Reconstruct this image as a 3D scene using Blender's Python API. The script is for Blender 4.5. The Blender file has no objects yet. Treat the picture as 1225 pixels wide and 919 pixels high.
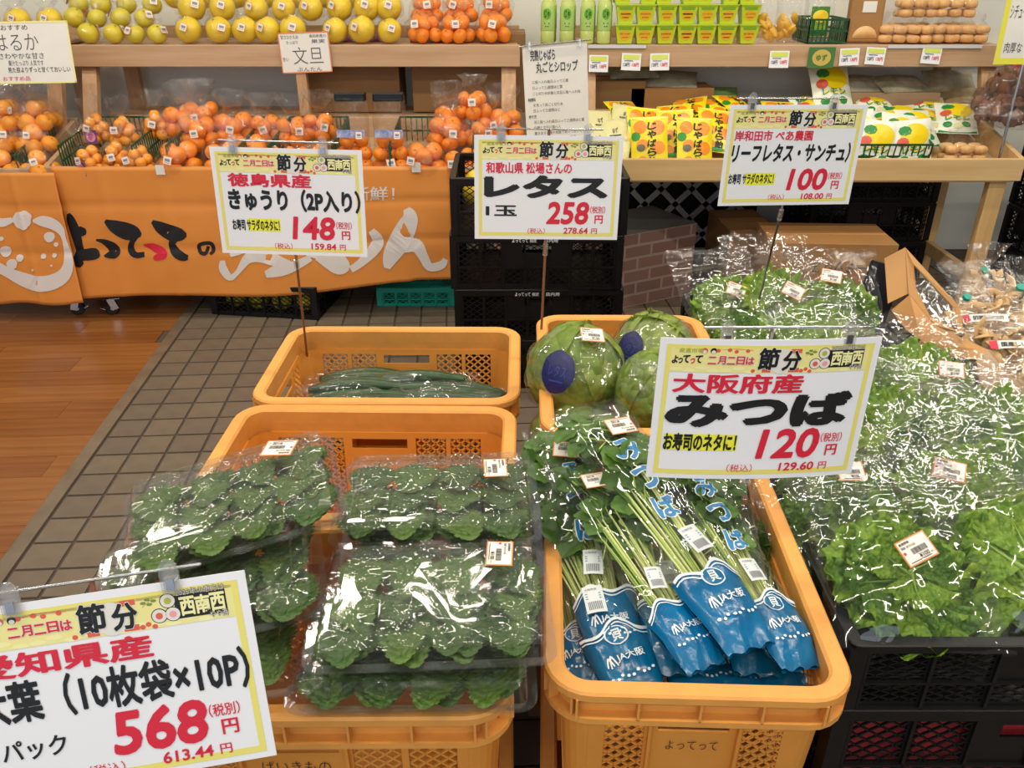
import bpy, math, random
from mathutils import Vector, Matrix, Euler, noise
R = math.radians
sc = bpy.context.scene
COL = sc.collection
# ------------------------------------------------------------ camera
PITCH = 27.4; CAMH = 1.45; FPX = 1000.0
cam = bpy.data.objects.new('camera', bpy.data.cameras.new('camera')); COL.objects.link(cam)
cam.location = (0, 0, CAMH); cam.rotation_euler = (R(90 - PITCH), 0, 0)
cam.data.sensor_width = 36; cam.data.lens = FPX / 1225 * 36
cam.data.clip_start = .05; cam.data.clip_end = 100
sc.camera = cam
# ------------------------------------------------------------ world, lamps, exposure
w = bpy.data.worlds.new('world'); sc.world = w; w.use_nodes = True
w.node_tree.nodes['Background'].inputs[0].default_value = (.93, .95, 1, 1)
w.node_tree.nodes['Background'].inputs[1].default_value = .2
sc.view_settings.view_transform = 'Standard'; sc.view_settings.look = 'None'
sc.view_settings.exposure = 0.0; sc.view_settings.gamma = 1; sc.view_settings.use_curve_mapping = False
sc.cycles.transparent_max_bounces = 32
def area(name, loc, rot, sx, sy, power, color):
    l = bpy.data.lights.new(name, 'AREA'); l.shape = 'RECTANGLE'; l.size = sx; l.size_y = sy
    l.energy = power; l.color = color
    o = bpy.data.objects.new(name, l); o.location = loc; o.rotation_euler = rot; COL.objects.link(o)
    return o
for j, y in enumerate((-1.2, .35, 1.9, 3.0)):
    for i, x in enumerate((-2.4, -.75, .9, 2.5)):
        area('ceiling_tube', (x, y, 2.95), (0, 0, 0), 1.2, .055, 15.5, (1, .90, .74))
area('shop_front_daylight', (-1.2, -4.2, 1.9), (R(80), 0, 0), 5.0, 2.2, 75, (.74, .87, 1))

# ------------------------------------------------------------ helpers
CP, SP = math.cos(R(PITCH)), math.sin(R(PITCH))
def ray(px, py):
    dx, dy = (px - 612.5) / FPX, -(py - 459.5) / FPX
    return Vector((dx, CP + dy * SP, -SP + dy * CP))
def at_z(px, py, z):
    d = ray(px, py); t = (z - CAMH) / d.z; return Vector((d.x * t, d.y * t, z))
def at_y(px, py, y):
    d = ray(px, py); t = y / d.y; return Vector((d.x * t, y, CAMH + d.z * t))
def at_d(px, py, D):
    return Vector((0, 0, CAMH)) + ray(px, py) * D

class G:
    def __init__(s): s.v = []; s.f = []; s.m = []; s.t = {}
    def add(s, vs, fs, mi=0):
        b = len(s.v); s.v.extend([tuple(v) for v in vs]); s.f.extend([tuple(i + b for i in f) for f in fs]); s.m.extend([mi] * len(fs)); return b
    def box(s, c, d, rot=None, mi=0):
        hx, hy, hz = d[0] / 2, d[1] / 2, d[2] / 2
        vs = [Vector((x, y, z)) for z in (-hz, hz) for y in (-hy, hy) for x in (-hx, hx)]
        if rot is not None:
            m = rot if isinstance(rot, Matrix) else Euler(rot).to_matrix(); vs = [m @ v for v in vs]
        c = Vector(c); s.add([v + c for v in vs], BOXF, mi)
    def hexa(s, p, mi=0):      # 8 corners, bottom 4 then top 4 (x fastest)
        s.add(p, BOXF, mi)
    def bar(s, p, q, w, h, mi=0, up=(0, 0, 1)):
        p, q = Vector(p), Vector(q); d = q - p; L = d.length
        if L < 1e-6: return
        d /= L; u = Vector(up)
        if abs(d.dot(u)) > .98: u = Vector((0, 1, 0))
        a = d.cross(u).normalized(); b = a.cross(d).normalized()
        vs = [e + a * (x * w / 2) + b * (y * h / 2) for y in (-1, 1) for e in (p, q) for x in (-1, 1)]
        s.add(vs, BOXF, mi)
    def tube(s, pts, r, n=8, mi=0, caps=True):
        pts = [Vector(p) for p in pts]; rr = r if isinstance(r, (list, tuple)) else [r] * len(pts)
        b = len(s.v); up = Vector((0, 0, 1))
        for i, p in enumerate(pts):
            d = (pts[min(i + 1, len(pts) - 1)] - pts[max(i - 1, 0)]).normalized()
            if abs(d.dot(up)) > .95: up = Vector((1, 0, 0))
            a = d.cross(up).normalized(); c = a.cross(d).normalized(); up = c
            for k in range(n):
                an = 2 * math.pi * k / n; s.v.append(tuple(p + (a * math.cos(an) + c * math.sin(an)) * rr[i]))
        for i in range(len(pts) - 1):
            for k in range(n):
                k2 = (k + 1) % n; s.f.append((b + i * n + k, b + i * n + k2, b + (i + 1) * n + k2, b + (i + 1) * n + k)); s.m.append(mi)
        if caps:
            s.f.append(tuple(b + k for k in range(n))[::-1]); s.m.append(mi)
            e = b + (len(pts) - 1) * n; s.f.append(tuple(e + k for k in range(n))); s.m.append(mi)
    def grid(s, fn, nu, nv, mi=0, cu=False, cv=False):
        b = len(s.v); U = nu if cu else nu + 1; V = nv if cv else nv + 1
        for j in range(V):
            for i in range(U): s.v.append(tuple(fn(i / nu, j / nv)))
        for j in range(nv):
            for i in range(nu):
                i2 = (i + 1) % U; j2 = (j + 1) % V
                s.f.append((b + j * U + i, b + j * U + i2, b + j2 * U + i2, b + j2 * U + i)); s.m.append(mi)
    def poly(s, pts, mi=0):
        s.add(pts, [tuple(range(len(pts)))], mi)
    def prism(s, pts, off, mi=0):     # polygon extruded by vector off
        n = len(pts); off = Vector(off); P = [Vector(p) for p in pts]
        s.add(P + [p + off for p in P], [tuple(range(n))[::-1], tuple(range(n, 2 * n))] + [(i, (i + 1) % n, n + (i + 1) % n, n + i) for i in range(n)], mi)
    def mesh(s, name, mats, smooth=False):
        me = bpy.data.meshes.new(name); me.from_pydata(s.v, [], s.f)
        for m in (mats if isinstance(mats, (list, tuple)) else [mats]): me.materials.append(m)
        me.polygons.foreach_set('material_index', s.m)
        if smooth: me.polygons.foreach_set('use_smooth', [True] * len(s.f))
        me.update()
        if smooth and smooth is not True: me.set_sharp_from_angle(angle=R(smooth))
        return me
    def build(s, name, mats, parent=None, smooth=False, loc=None, rot=None):
        return link(name, s.mesh(name, mats, smooth), parent, loc, rot)
BOXF = [(0, 2, 3, 1), (4, 5, 7, 6), (0, 1, 5, 4), (2, 6, 7, 3), (0, 4, 6, 2), (1, 3, 7, 5)]
def link(name, data, parent=None, loc=None, rot=None, scale=None):
    o = bpy.data.objects.new(name, data); COL.objects.link(o)
    if parent is not None: o.parent = parent
    if loc is not None: o.location = loc
    if rot is not None: o.rotation_euler = rot
    if scale is not None: o.scale = scale
    return o
def tag(o, label=None, cat=None, group=None, kind=None):
    if label: o['label'] = label
    if cat: o['category'] = cat
    if group: o['group'] = group
    if kind: o['kind'] = kind
    return o
def thing(name, label, cat, loc=(0, 0, 0), rot=(0, 0, 0), group=None):
    return tag(link(name, None, None, loc, rot), label, cat, group)
def copy_tree(o, parent=None, depth=0):
    c = o.copy(); COL.objects.link(c)
    if parent is not None: c.parent = parent
    for ch in KIDS(o): copy_tree(ch, c, depth + 1)
    return c
def KIDS(o): return list(o.children)
def dup(o, loc, rot=None, label=None, group=None, scale=None):
    c = copy_tree(o); c.location = loc
    if rot is not None: c.rotation_euler = rot
    if scale is not None: c.scale = scale
    if label: c['label'] = label
    if group: c['group'] = group
    return c
def bevel(o, wd=.002, seg=2):
    m = o.modifiers.new('bevel', 'BEVEL'); m.width = wd; m.segments = seg; m.limit_method = 'ANGLE'; return o

# ------------------------------------------------------------ materials
def srgb(h):
    h = h.lstrip('#'); c = [int(h[i:i + 2], 16) / 255 for i in (0, 2, 4)]
    return tuple(x / 12.92 if x <= .04045 else ((x + .055) / 1.055) ** 2.4 for x in c) + (1,)
def mat(name, col, rough=.5, col2=None, scale=20, stretch=(1, 1, 1), bump=0, bscale=None, spec=.5, metal=0, sss=0, detail=3, sharp=0, coat=0):
    m = bpy.data.materials.new(name); m.use_nodes = True; nt = m.node_tree; N = nt.nodes; L = nt.links
    p = N['Principled BSDF']; c = srgb(col) if isinstance(col, str) else col
    p.inputs['Base Color'].default_value = c; p.inputs['Roughness'].default_value = rough
    p.inputs['Specular IOR Level'].default_value = spec; p.inputs['Metallic'].default_value = metal
    if sss: p.inputs['Subsurface Weight'].default_value = sss; p.inputs['Subsurface Scale'].default_value = .01
    if coat: p.inputs['Coat Weight'].default_value = coat
    tc = N.new('ShaderNodeTexCoord'); mp = N.new('ShaderNodeMapping'); mp.inputs['Scale'].default_value = stretch
    L.new(tc.outputs['Object'], mp.inputs['Vector'])
    if col2:
        n = N.new('ShaderNodeTexNoise'); n.inputs['Scale'].default_value = scale; n.inputs['Detail'].default_value = detail
        L.new(mp.outputs[0], n.inputs['Vector'])
        r = N.new('ShaderNodeValToRGB'); r.color_ramp.elements[0].position = .3 + sharp; r.color_ramp.elements[1].position = .7 - sharp
        r.color_ramp.elements[0].color = c; r.color_ramp.elements[1].color = srgb(col2)
        L.new(n.outputs['Fac'], r.inputs['Fac']); L.new(r.outputs[0], p.inputs['Base Color'])
    if bump:
        n2 = N.new('ShaderNodeTexNoise'); n2.inputs['Scale'].default_value = bscale or scale; n2.inputs['Detail'].default_value = detail
        L.new(mp.outputs[0], n2.inputs['Vector']); b = N.new('ShaderNodeBump'); b.inputs['Strength'].default_value = bump
        b.inputs['Distance'].default_value = .002
        L.new(n2.outputs['Fac'], b.inputs['Height']); L.new(b.outputs[0], p.inputs['Normal'])
    return m
def leafmat(name, c1, c2, scale, trans=.25, rough=.4, vein=None, bump=.5):
    m = mat(name, c1, rough, c2, scale, bump=bump, bscale=scale * 2.2, detail=5)
    nt = m.node_tree; N = nt.nodes; L = nt.links; p = N['Principled BSDF']; out = N['Material Output']
    if vein:
        v = N.new('ShaderNodeTexVoronoi'); v.inputs['Scale'].default_value = vein; tc = N.new('ShaderNodeTexCoord'); L.new(tc.outputs['Object'], v.inputs['Vector'])
        b2 = N.new('ShaderNodeBump'); b2.invert = True; b2.inputs['Strength'].default_value = 1; b2.inputs['Distance'].default_value = .35 / vein
        L.new(v.outputs['Distance'], b2.inputs['Height']); L.new(p.inputs['Normal'].links[0].from_socket, b2.inputs['Normal']); L.new(b2.outputs[0], p.inputs['Normal'])
    t = N.new('ShaderNodeBsdfTranslucent'); src = p.inputs['Base Color'].links[0].from_socket
    L.new(src, t.inputs['Color']); mx = N.new('ShaderNodeMixShader'); mx.inputs[0].default_value = trans
    L.new(p.outputs[0], mx.inputs[1]); L.new(t.outputs[0], mx.inputs[2]); L.new(mx.outputs[0], out.inputs['Surface'])
    return m
def film(name, wr=60, strength=.6, haze=.05, dist=.004, tint=(1, 1, 1, 1), base=.03, rough=.05, vor=None, vd=.006):
    """clear film: see-through with mirror-like glints; creases come from ridged noise and cell-shaped crumples"""
    m = bpy.data.materials.new(name); m.use_nodes = True; nt = m.node_tree; N = nt.nodes; L = nt.links
    N.remove(N['Principled BSDF']); out = N['Material Output']
    tc = N.new('ShaderNodeTexCoord'); mp = N.new('ShaderNodeMapping'); mp.inputs['Scale'].default_value = (1, .5, 1)
    L.new(tc.outputs['Object'], mp.inputs['Vector'])
    nz = N.new('ShaderNodeTexNoise'); nz.inputs['Scale'].default_value = wr; nz.inputs['Detail'].default_value = 2; nz.inputs['Distortion'].default_value = .8
    L.new(mp.outputs[0], nz.inputs['Vector'])
    s = N.new('ShaderNodeMath'); s.operation = 'SUBTRACT'; s.inputs[1].default_value = .5; L.new(nz.outputs['Fac'], s.inputs[0])
    a = N.new('ShaderNodeMath'); a.operation = 'ABSOLUTE'; L.new(s.outputs[0], a.inputs[0])
    b0 = N.new('ShaderNodeBump'); b0.inputs['Strength'].default_value = strength; b0.inputs['Distance'].default_value = dist
    L.new(a.outputs[0], b0.inputs['Height'])
    v = N.new('ShaderNodeTexVoronoi'); v.inputs['Scale'].default_value = vor or wr * .8
    wv = N.new('ShaderNodeVectorMath'); wv.operation = 'SCALE'; wv.inputs['Scale'].default_value = .012; L.new(nz.outputs['Color'], wv.inputs[0])
    wa = N.new('ShaderNodeVectorMath'); wa.operation = 'ADD'; L.new(mp.outputs[0], wa.inputs[0]); L.new(wv.outputs[0], wa.inputs[1]); L.new(wa.outputs[0], v.inputs['Vector'])
    b = N.new('ShaderNodeBump'); b.inputs['Strength'].default_value = 1; b.inputs['Distance'].default_value = vd
    L.new(v.outputs['Distance'], b.inputs['Height']); L.new(b0.outputs[0], b.inputs['Normal'])
    fr = N.new('ShaderNodeFresnel'); fr.inputs['IOR'].default_value = 1.5
    ad = N.new('ShaderNodeMath'); ad.operation = 'MULTIPLY_ADD'; ad.inputs[1].default_value = .9; ad.inputs[2].default_value = base; ad.use_clamp = True
    L.new(fr.outputs[0], ad.inputs[0])
    mn = N.new('ShaderNodeMath'); mn.operation = 'MINIMUM'; mn.inputs[1].default_value = .22; L.new(ad.outputs[0], mn.inputs[0])
    g = N.new('ShaderNodeBsdfGlossy'); g.inputs['Roughness'].default_value = rough; L.new(b.outputs[0], g.inputs['Normal'])
    tr = N.new('ShaderNodeBsdfTransparent'); tr.inputs[0].default_value = tint
    df = N.new('ShaderNodeBsdfDiffuse'); df.inputs[0].default_value = (.85, .87, .88, 1)
    m1 = N.new('ShaderNodeMixShader'); m1.inputs[0].default_value = haze; L.new(tr.outputs[0], m1.inputs[1]); L.new(df.outputs[0], m1.inputs[2])
    m2 = N.new('ShaderNodeMixShader'); L.new(mn.outputs[0], m2.inputs[0]); L.new(m1.outputs[0], m2.inputs[1]); L.new(g.outputs[0], m2.inputs[2])
    L.new(m2.outputs[0], out.inputs['Surface'])
    return m
M = {}
M['crate'] = mat('crate_orange', '#e39a42', .42, '#dc903a', 9, bump=.08, bscale=60)
M['crate_rim'] = mat('crate_orange_rim', '#e8a24c', .5, '#dc9a4c', 30, bump=.12, bscale=80)  # rim orange a little paler than the walls, more finely mottled
M['black'] = mat('crate_black', '#0e0e10', .4, '#141416', 30, spec=.35)
M['white_print'] = mat('white_print', '#d9d9d9', .6)
M['teal'] = mat('basket_teal', '#0f9a86', .4)
M['green_pl'] = mat('basket_green', '#1d5a35', .42, '#17482c', 30)
M['wood'] = mat('pine_wood', '#c8a684', .55, '#b7926c', 7, (.35, 5, 5), bump=.15, bscale=30)
M['wood_v'] = mat('pine_wood_upright', '#c9a37c', .55, '#b58d64', 7, (5, 5, .35), bump=.15, bscale=30)
M['wood_new'] = mat('pale_pine_wood', '#dab884', .5, '#cda770', 7, (.35, 5, 5), bump=.1, bscale=30)
M['wood_newv'] = mat('pale_pine_upright', '#d9b47c', .5, '#cba268', 7, (5, 5, .35), bump=.1, bscale=30)
M['plank'] = mat('floor_plank', '#8a5529', .28, '#6d3f1b', 5, (.5, 8, 1), spec=.5, bump=.05, bscale=20, detail=6)
M['plank2'] = mat('floor_plank_light', '#945f2f', .28, '#794a22', 5, (.5, 8, 1), spec=.5, bump=.05, bscale=20, detail=6)
M['joint'] = mat('floor_joint', '#4a4238', .8)
M['tile'] = mat('floor_tile', '#6d6050', .5, '#62564a', 14, bump=.15, bscale=160)
M['tile2'] = mat('floor_tile_warm', '#736554', .5, '#685b4c', 14, bump=.15, bscale=160)
M['strip'] = mat('threshold_strip', '#857766', .35, '#736553', 12, spec=.6, metal=.3)
M['wall'] = mat('wall_plaster', '#e6e6dc', .85, '#dcdcd2', 3)
M['paper'] = mat('paper', '#eef0f6', .55)
M['paper_w'] = mat('paper_warm', '#e9e6e0', .6, '#e2dfd8', 8)
M['yellow_p'] = mat('yellow_print', '#ece27a', .55)
M['band'] = mat('pale_yellow_print', '#efe79a', .55)
M['hl'] = mat('highlight_yellow', '#f2f23c', .55)
M['red'] = mat('red_ink', '#d9243e', .5)
M['black_ink'] = mat('black_ink', '#17181c', .5)
M['grey_ink'] = mat('grey_ink', '#4a4a50', .6)
M['cream'] = mat('cream_print', '#f4f0b0', .5)
M['pink'] = mat('pink_print', '#f2a0a8', .5)
M['sun'] = mat('orange_red_print', '#e2614c', .5)
M['leafgreen'] = mat('leaf_print', '#7c8f3a', .5)
M['ink_yg'] = mat('yellow_green_ink', '#b7b748', .5)
M['metal'] = mat('steel', '#b9bbc0', .25, metal=1)
M['stick'] = mat('bamboo_brown_stick', '#8a5b40', .4)
M['clearpl'] = film('clear_plastic', 30, .2, .10, base=.12, vd=.0005)
M['film'] = film('film_bag', 11, .8, .006, .012, base=.022, vor=13, vd=.015)
M['film_fine'] = film('film_bag_fine', 26, .9, .010, .008, base=.04, vor=30, vd=.010)
M['film_fruit'] = film('film_fruit', 50, .8, .004, .006, base=.01, vor=32, vd=.008)
M['clam'] = film('clamshell', 14, .3, .008, .004, base=.02, vor=11, vd=.004)
M['dark_band'] = M['black_ink']
M['sticker_o'] = mat('sticker_border', '#e58a55', .5)
M['sticker'] = mat('sticker_white', '#efe8dc', .5)
M['stick_grey'] = mat('sticker_grey', '#8d8894', .5)
M['carton'] = mat('carton', '#a97b47', .7, '#9f7341', 6, bump=.05)
M['carton_d'] = mat('carton_dark', '#8e6a40', .7, '#84623b', 6)  # darker brown cardboard tone
M['carton_l'] = mat('carton_light', '#bb8a52', .65, '#b1814a', 5)
M['carton_g'] = mat('carton_grey', '#ab8d6e', .65)
M['cloth'] = mat('orange_cloth', '#e08e3c', .65, '#d88636', 4, bump=.1, bscale=300)
M['cloth_w'] = mat('white_cloth_print', '#ddd5d0', .7)
M['mandarin'] = mat('mandarin', '#fb941a', .34, '#f68610', 6, bump=.35, bscale=240, sss=.05)
M['mandarin_l'] = mat('mandarin_light', '#fca82a', .34, '#f79a1e', 6, bump=.35, bscale=240, sss=.05)
M['pomelo'] = mat('pomelo', '#f2d236', .36, '#e6c428', 9, bump=.3, bscale=200, sss=.05)
M['pomelo_g'] = mat('green_citrus', '#cfc030', .36, '#e2cc34', 9, bump=.3, bscale=200)
M['stem'] = mat('fruit_stem', '#5c6b25', .6)
# ------------------------------------------------------------ lettering
_gc = {}
def glyph(s, bold=0.0, shear=0.0):
    k = (s, bold, shear)
    if k in _gc: return _gc[k]
    c = bpy.data.curves.new('lettering', 'FONT'); c.body = s; c.offset = bold; c.resolution_u = 3 if len(s) < 12 else 2; c.shear = shear
    o = bpy.data.objects.new('lettering', c); m = bpy.data.meshes.new_from_object(o)
    vs = [(v.co.x, v.co.y) for v in m.vertices]; fs = [tuple(p.vertices) for p in m.polygons]
    bpy.data.objects.remove(o); bpy.data.curves.remove(c); bpy.data.meshes.remove(m)
    x0, x1 = min(v[0] for v in vs), max(v[0] for v in vs); y0, y1 = min(v[1] for v in vs), max(v[1] for v in vs)
    vs = [((x - x0) / (x1 - x0), (y - y0) / (y1 - y0)) for x, y in vs]
    _gc[k] = (vs, fs); return _gc[k]
def put_text(g, S, s, box, mi=0, bold=0, shear=0, t=.0006, depth=0):
    """writes s into box=(u0,v0,u1,v1) of a surface S(u,v,t); v runs down"""
    u0, v0, u1, v1 = box
    if bold <= .015: shifts = [(0, 0)]
    else:           # heavy strokes: the glyph laid down again around itself
        shifts = [(math.cos(k * math.pi / 3) * bold, math.sin(k * math.pi / 3) * bold) for k in range(6)] + [(0, 0)]; b2 = 0
    vs, fs = glyph(s, bold if bold <= .015 else .008, shear); n = max(len(s), 1)
    for k, (sx, sy) in enumerate(shifts):
        dx, dy = sx * (u1 - u0) / n * .9, sy * (v1 - v0) * .9
        g.add([S(u0 + (u1 - u0) * x + dx, v1 + (v0 - v1) * y + dy, t + k * .000004) for x, y in vs], fs, mi)
def put_rect(g, S, box, mi=0, t=.0003, n=1):
    u0, v0, u1, v1 = box
    g.grid(lambda a, b: S(u0 + (u1 - u0) * a, v1 + (v0 - v1) * b, t), n, 1, mi)
def put_disc(g, S, u, v, ru, rv, mi=0, t=.0004, n=16, jag=0):
    def fn(x, y):
        a = 2 * math.pi * x; q = 1 + (jag * math.sin(a * 3 + u * 40) + jag * .7 * math.sin(a * 7 + v * 30) if jag else 0); q *= (1 - y)
        return S(u + ru * q * math.cos(a), v - rv * q * math.sin(a), t)
    g.grid(fn, n, 3, mi, cu=True)
def put_stroke(g, S, pts, mi=0, t=.0005, sub=5):
    """brush stroke: pts = (u, v, half width) in a surface whose u and v have the same unit"""
    P = []
    n = len(pts)
    def cr(a, b, c, d, x): return .5 * ((2 * b) + (-a + c) * x + (2 * a - 5 * b + 4 * c - d) * x * x + (-a + 3 * b - 3 * c + d) * x ** 3)
    for i in range(n - 1):
        a, b, c, d = pts[max(i - 1, 0)], pts[i], pts[i + 1], pts[min(i + 2, n - 1)]
        for k in range(sub): P.append(tuple(cr(a[j], b[j], c[j], d[j], k / sub) for j in range(3)))
    P.append(pts[-1]); L = []
    for i, p in enumerate(P):
        q0, q1 = P[max(i - 1, 0)], P[min(i + 1, len(P) - 1)]; dx, dy = q1[0] - q0[0], q1[1] - q0[1]; l = math.hypot(dx, dy) or 1
        nx, ny = -dy / l * p[2], dx / l * p[2]
        L.append((S(p[0] + nx, p[1] + ny, t), S(p[0] - nx, p[1] - ny, t)))
    b = len(g.v)
    for x, y in L: g.v.append(tuple(x)); g.v.append(tuple(y))
    for i in range(len(L) - 1): g.f.append((b + 2 * i, b + 2 * i + 1, b + 2 * i + 3, b + 2 * i + 2)); g.m.append(mi)
def flat(w, h, bend=0.0):
    """card surface in local XZ facing -Y; u to the right, v down, origin at the middle"""
    def S(u, v, t=0):
        x = (u - .5) * w; z = (.5 - v) * h
        return Vector((x, -t - bend * (1 - (2 * u - 1) ** 2) , z))
    return S
def plane(o, ex, ey, n):
    o, ex, ey, n = Vector(o), Vector(ex), Vector(ey), Vector(n)
    return lambda u, v, t=0: o + ex * u + ey * v + n * t

# ------------------------------------------------------------ the setting
YAW = R(3.7)                                    # the tile courses run a little to the left of straight ahead
def rotp(x, y): c, s = math.cos(YAW), math.sin(YAW); return (x * c - y * s, x * s + y * c)
floor = tag(link('floor', None), kind='structure')
g = G(); g.box((0, 1.2, -.030), (9, 8, .05)); g.build('grout_bed', M['joint'], floor)
p0 = at_z(0, 704, 0); p1 = at_z(240, 364, 0)
bd = (p1 - p0).normalized(); BX = lambda y: p0.x + (y - p0.y) * bd.x / bd.y         # x of the border's tile-side edge
ang = math.atan2(-bd.x, bd.y); YAW = ang
def inv(x, y): c, s = math.cos(-YAW), math.sin(-YAW); return (x * c - y * s, x * s + y * c)
bx_local = inv(p0.x, p0.y)[0]
T = .1135
tm = []
for m_ in ('tile', 'tile2'):
    g = G(); h = (T - .007) / 2
    g.add([(-h, -h, -.012), (h, -h, -.012), (-h, h, -.012), (h, h, -.012), (-h + .0015, -h + .0015, 0), (h - .0015, -h + .0015, 0), (-h + .0015, h - .0015, 0), (h - .0015, h - .0015, 0)], BOXF)
    tm.append(g.mesh('tile', M[m_]))
rng = random.Random(3)
rest = G(); nt = 0
for j in range(-14, 36):
    for i in range(0, 40):
        lx = bx_local + (i + .5) * T; ly = .62 + j * T
        x, y = rotp(lx, ly)
        if y > 4.3 or y < -.8 or x > 3.2: continue
        seen = (1.05 < y < 3.55 and x < .02 and x > -1.75 and not (y < 1.1 + 0 and x > -.5))
        if -.55 < x < .02 and y < 1.72: seen = False
        if seen and nt < 296:
            link('tile', tm[rng.random() < .4], floor, (x, y, rng.uniform(-.0006, .0004)), (0, 0, YAW)); nt += 1
        else:
            h = (T - .007) / 2; rest.box((x, y, -.006), (2 * h, 2 * h, .012), (0, 0, YAW), int(rng.random() < .4))
tag(rest.build('further_tiles', [M['tile'], M['tile2']], floor), kind='stuff')
g = G(); a = rotp(bx_local - .0265, -.6); b = rotp(bx_local - .0265, 4.33)
g.bar((a[0], a[1], -.008), (b[0], b[1], -.008), .045, .024)
bevel(g.build('threshold_strip', M['strip'], floor), .002)
# plank floor left of the strip
pm = []
PW = .125; PL = .95
for m_ in ('plank', 'plank2'):
    g = G(); g.box((0, 0, -.006), (PL - .0012, PW - .0012, .012)); pm.append(g.mesh('plank', M[m_]))
for j in range(-8, 31):
    ly = .95 + j * PW
    off = (j * .37) % 1 * PL
    for i in range(5):
        x1 = bx_local - .05 - i * PL + (off - PL if True else 0)
        if i == 0:                      # cut plank that fills up to the strip
            wdt = off
            if wdt < .05: continue
            g = G(); x, y = rotp(bx_local - .05 - wdt / 2, ly); g.box((0, 0, -.006), (wdt - .0012, PW - .0012, .012))
            g.build('plank', M[('plank', 'plank2')[rng.random() < .4]], floor, loc=(x, y, 0), rot=(0, 0, YAW)); continue
        lx = bx_local - .05 - off - (i - .5) * PL
        x, y = rotp(lx, ly)
        if x < -4.2: continue
        link('plank', pm[rng.random() < .4], floor, (x, y, rng.uniform(-.0003, .0003)), (0, 0, YAW))
g = G(); g.box((0, 4.45, 1.45), (9, .1, 2.9)); tag(g.build('wall_back', M['wall']), kind='structure')

# ------------------------------------------------------------ crates
def rr(w, d, r, n=6):
    pts = []
    for cx, cy, a0 in ((w / 2 - r, -d / 2 + r, -90), (w / 2 - r, d / 2 - r, 0), (-w / 2 + r, d / 2 - r, 90), (-w / 2 + r, -d / 2 + r, 180)):
        for k in range(n + 1):
            a = R(a0 + 90 * k / n); pts.append((cx + r * math.cos(a), cy + r * math.sin(a)))
    return pts
def sweep(g, w, d, r, prof, n=6, mi=0, closed=True):
    """profile (inset, z) swept round a rounded rectangle"""
    rings = [[(x, y, z) for x, y in rr(w - 2 * o, d - 2 * o, max(r - o, .003), n)] for o, z in prof]
    m = len(rings[0]); b = len(g.v)
    for rg in rings: g.v.extend(rg)
    K = len(rings)
    for k in range(K if closed else K - 1):
        k2 = (k + 1) % K
        for i in range(m):
            i2 = (i + 1) % m; g.f.append((b + k * m + i, b + k * m + i2, b + k2 * m + i2, b + k2 * m + i)); g.m.append(mi)
def lattice(g, P, u0, v0, u1, v1, pitch, wd, th, ratio=1.0, mi=0):
    """diagonal bars clipped to a window; P(u,v,t)"""
    for sgn in (1, -1):
        c = -((u1 - u0) + (v1 - v0)) * 1.5
        while c < ((u1 - u0) + (v1 - v0)) * 1.5:
            pts = []
            um, vm = (u0 + u1) / 2, (v0 + v1) / 2
            hu, hv = (u1 - u0) / 2, (v1 - v0) / 2
            # line v = sgn*ratio*u + c
            for u in (-hu, hu):
                v = sgn * ratio * u + c
                if abs(v) <= hv: pts.append((u, v))
            for v in (-hv, hv):
                u = (v - c) / (sgn * ratio)
                if abs(u) < hu: pts.append((u, v))
            if len(pts) >= 2:
                a, b = pts[0], pts[1]; L = math.hypot(b[0] - a[0], b[1] - a[1])
                if L > wd:
                    nx, ny = -(b[1] - a[1]) / L * wd / 2, (b[0] - a[0]) / L * wd / 2
                    q = [(a[0] - nx, a[1] - ny), (b[0] - nx, b[1] - ny), (a[0] + nx, a[1] + ny), (b[0] + nx, b[1] + ny)]
                    g.hexa([P(um + x, vm + y, t) for t in (0, th) for x, y in q], mi)
            c += pitch
def prect(g, P, u0, v0, u1, v1, th, mi=0):
    if u1 - u0 < 1e-5 or v1 - v0 < 1e-5: return
    g.hexa([P(u, v, t) for t in (0, th) for v in (v0, v1) for u in (u0, u1)], mi)
def wall_with_windows(g, P, L, v0, v1, wins, th, mi=0):
    """solid sheet with rectangular holes, cut up into strips"""
    us = sorted(set([-L / 2, L / 2] + [w[0] for w in wins] + [w[2] for w in wins]))
    for a, b in zip(us, us[1:]):
        hol = sorted([(w[1], w[3]) for w in wins if w[0] <= a + 1e-6 and w[2] >= b - 1e-6]); v = v0
        for h0, h1 in hol: prect(g, P, a, v, b, h0, th, mi); v = h1
        prect(g, P, a, v, b, v1, th, mi)
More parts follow.
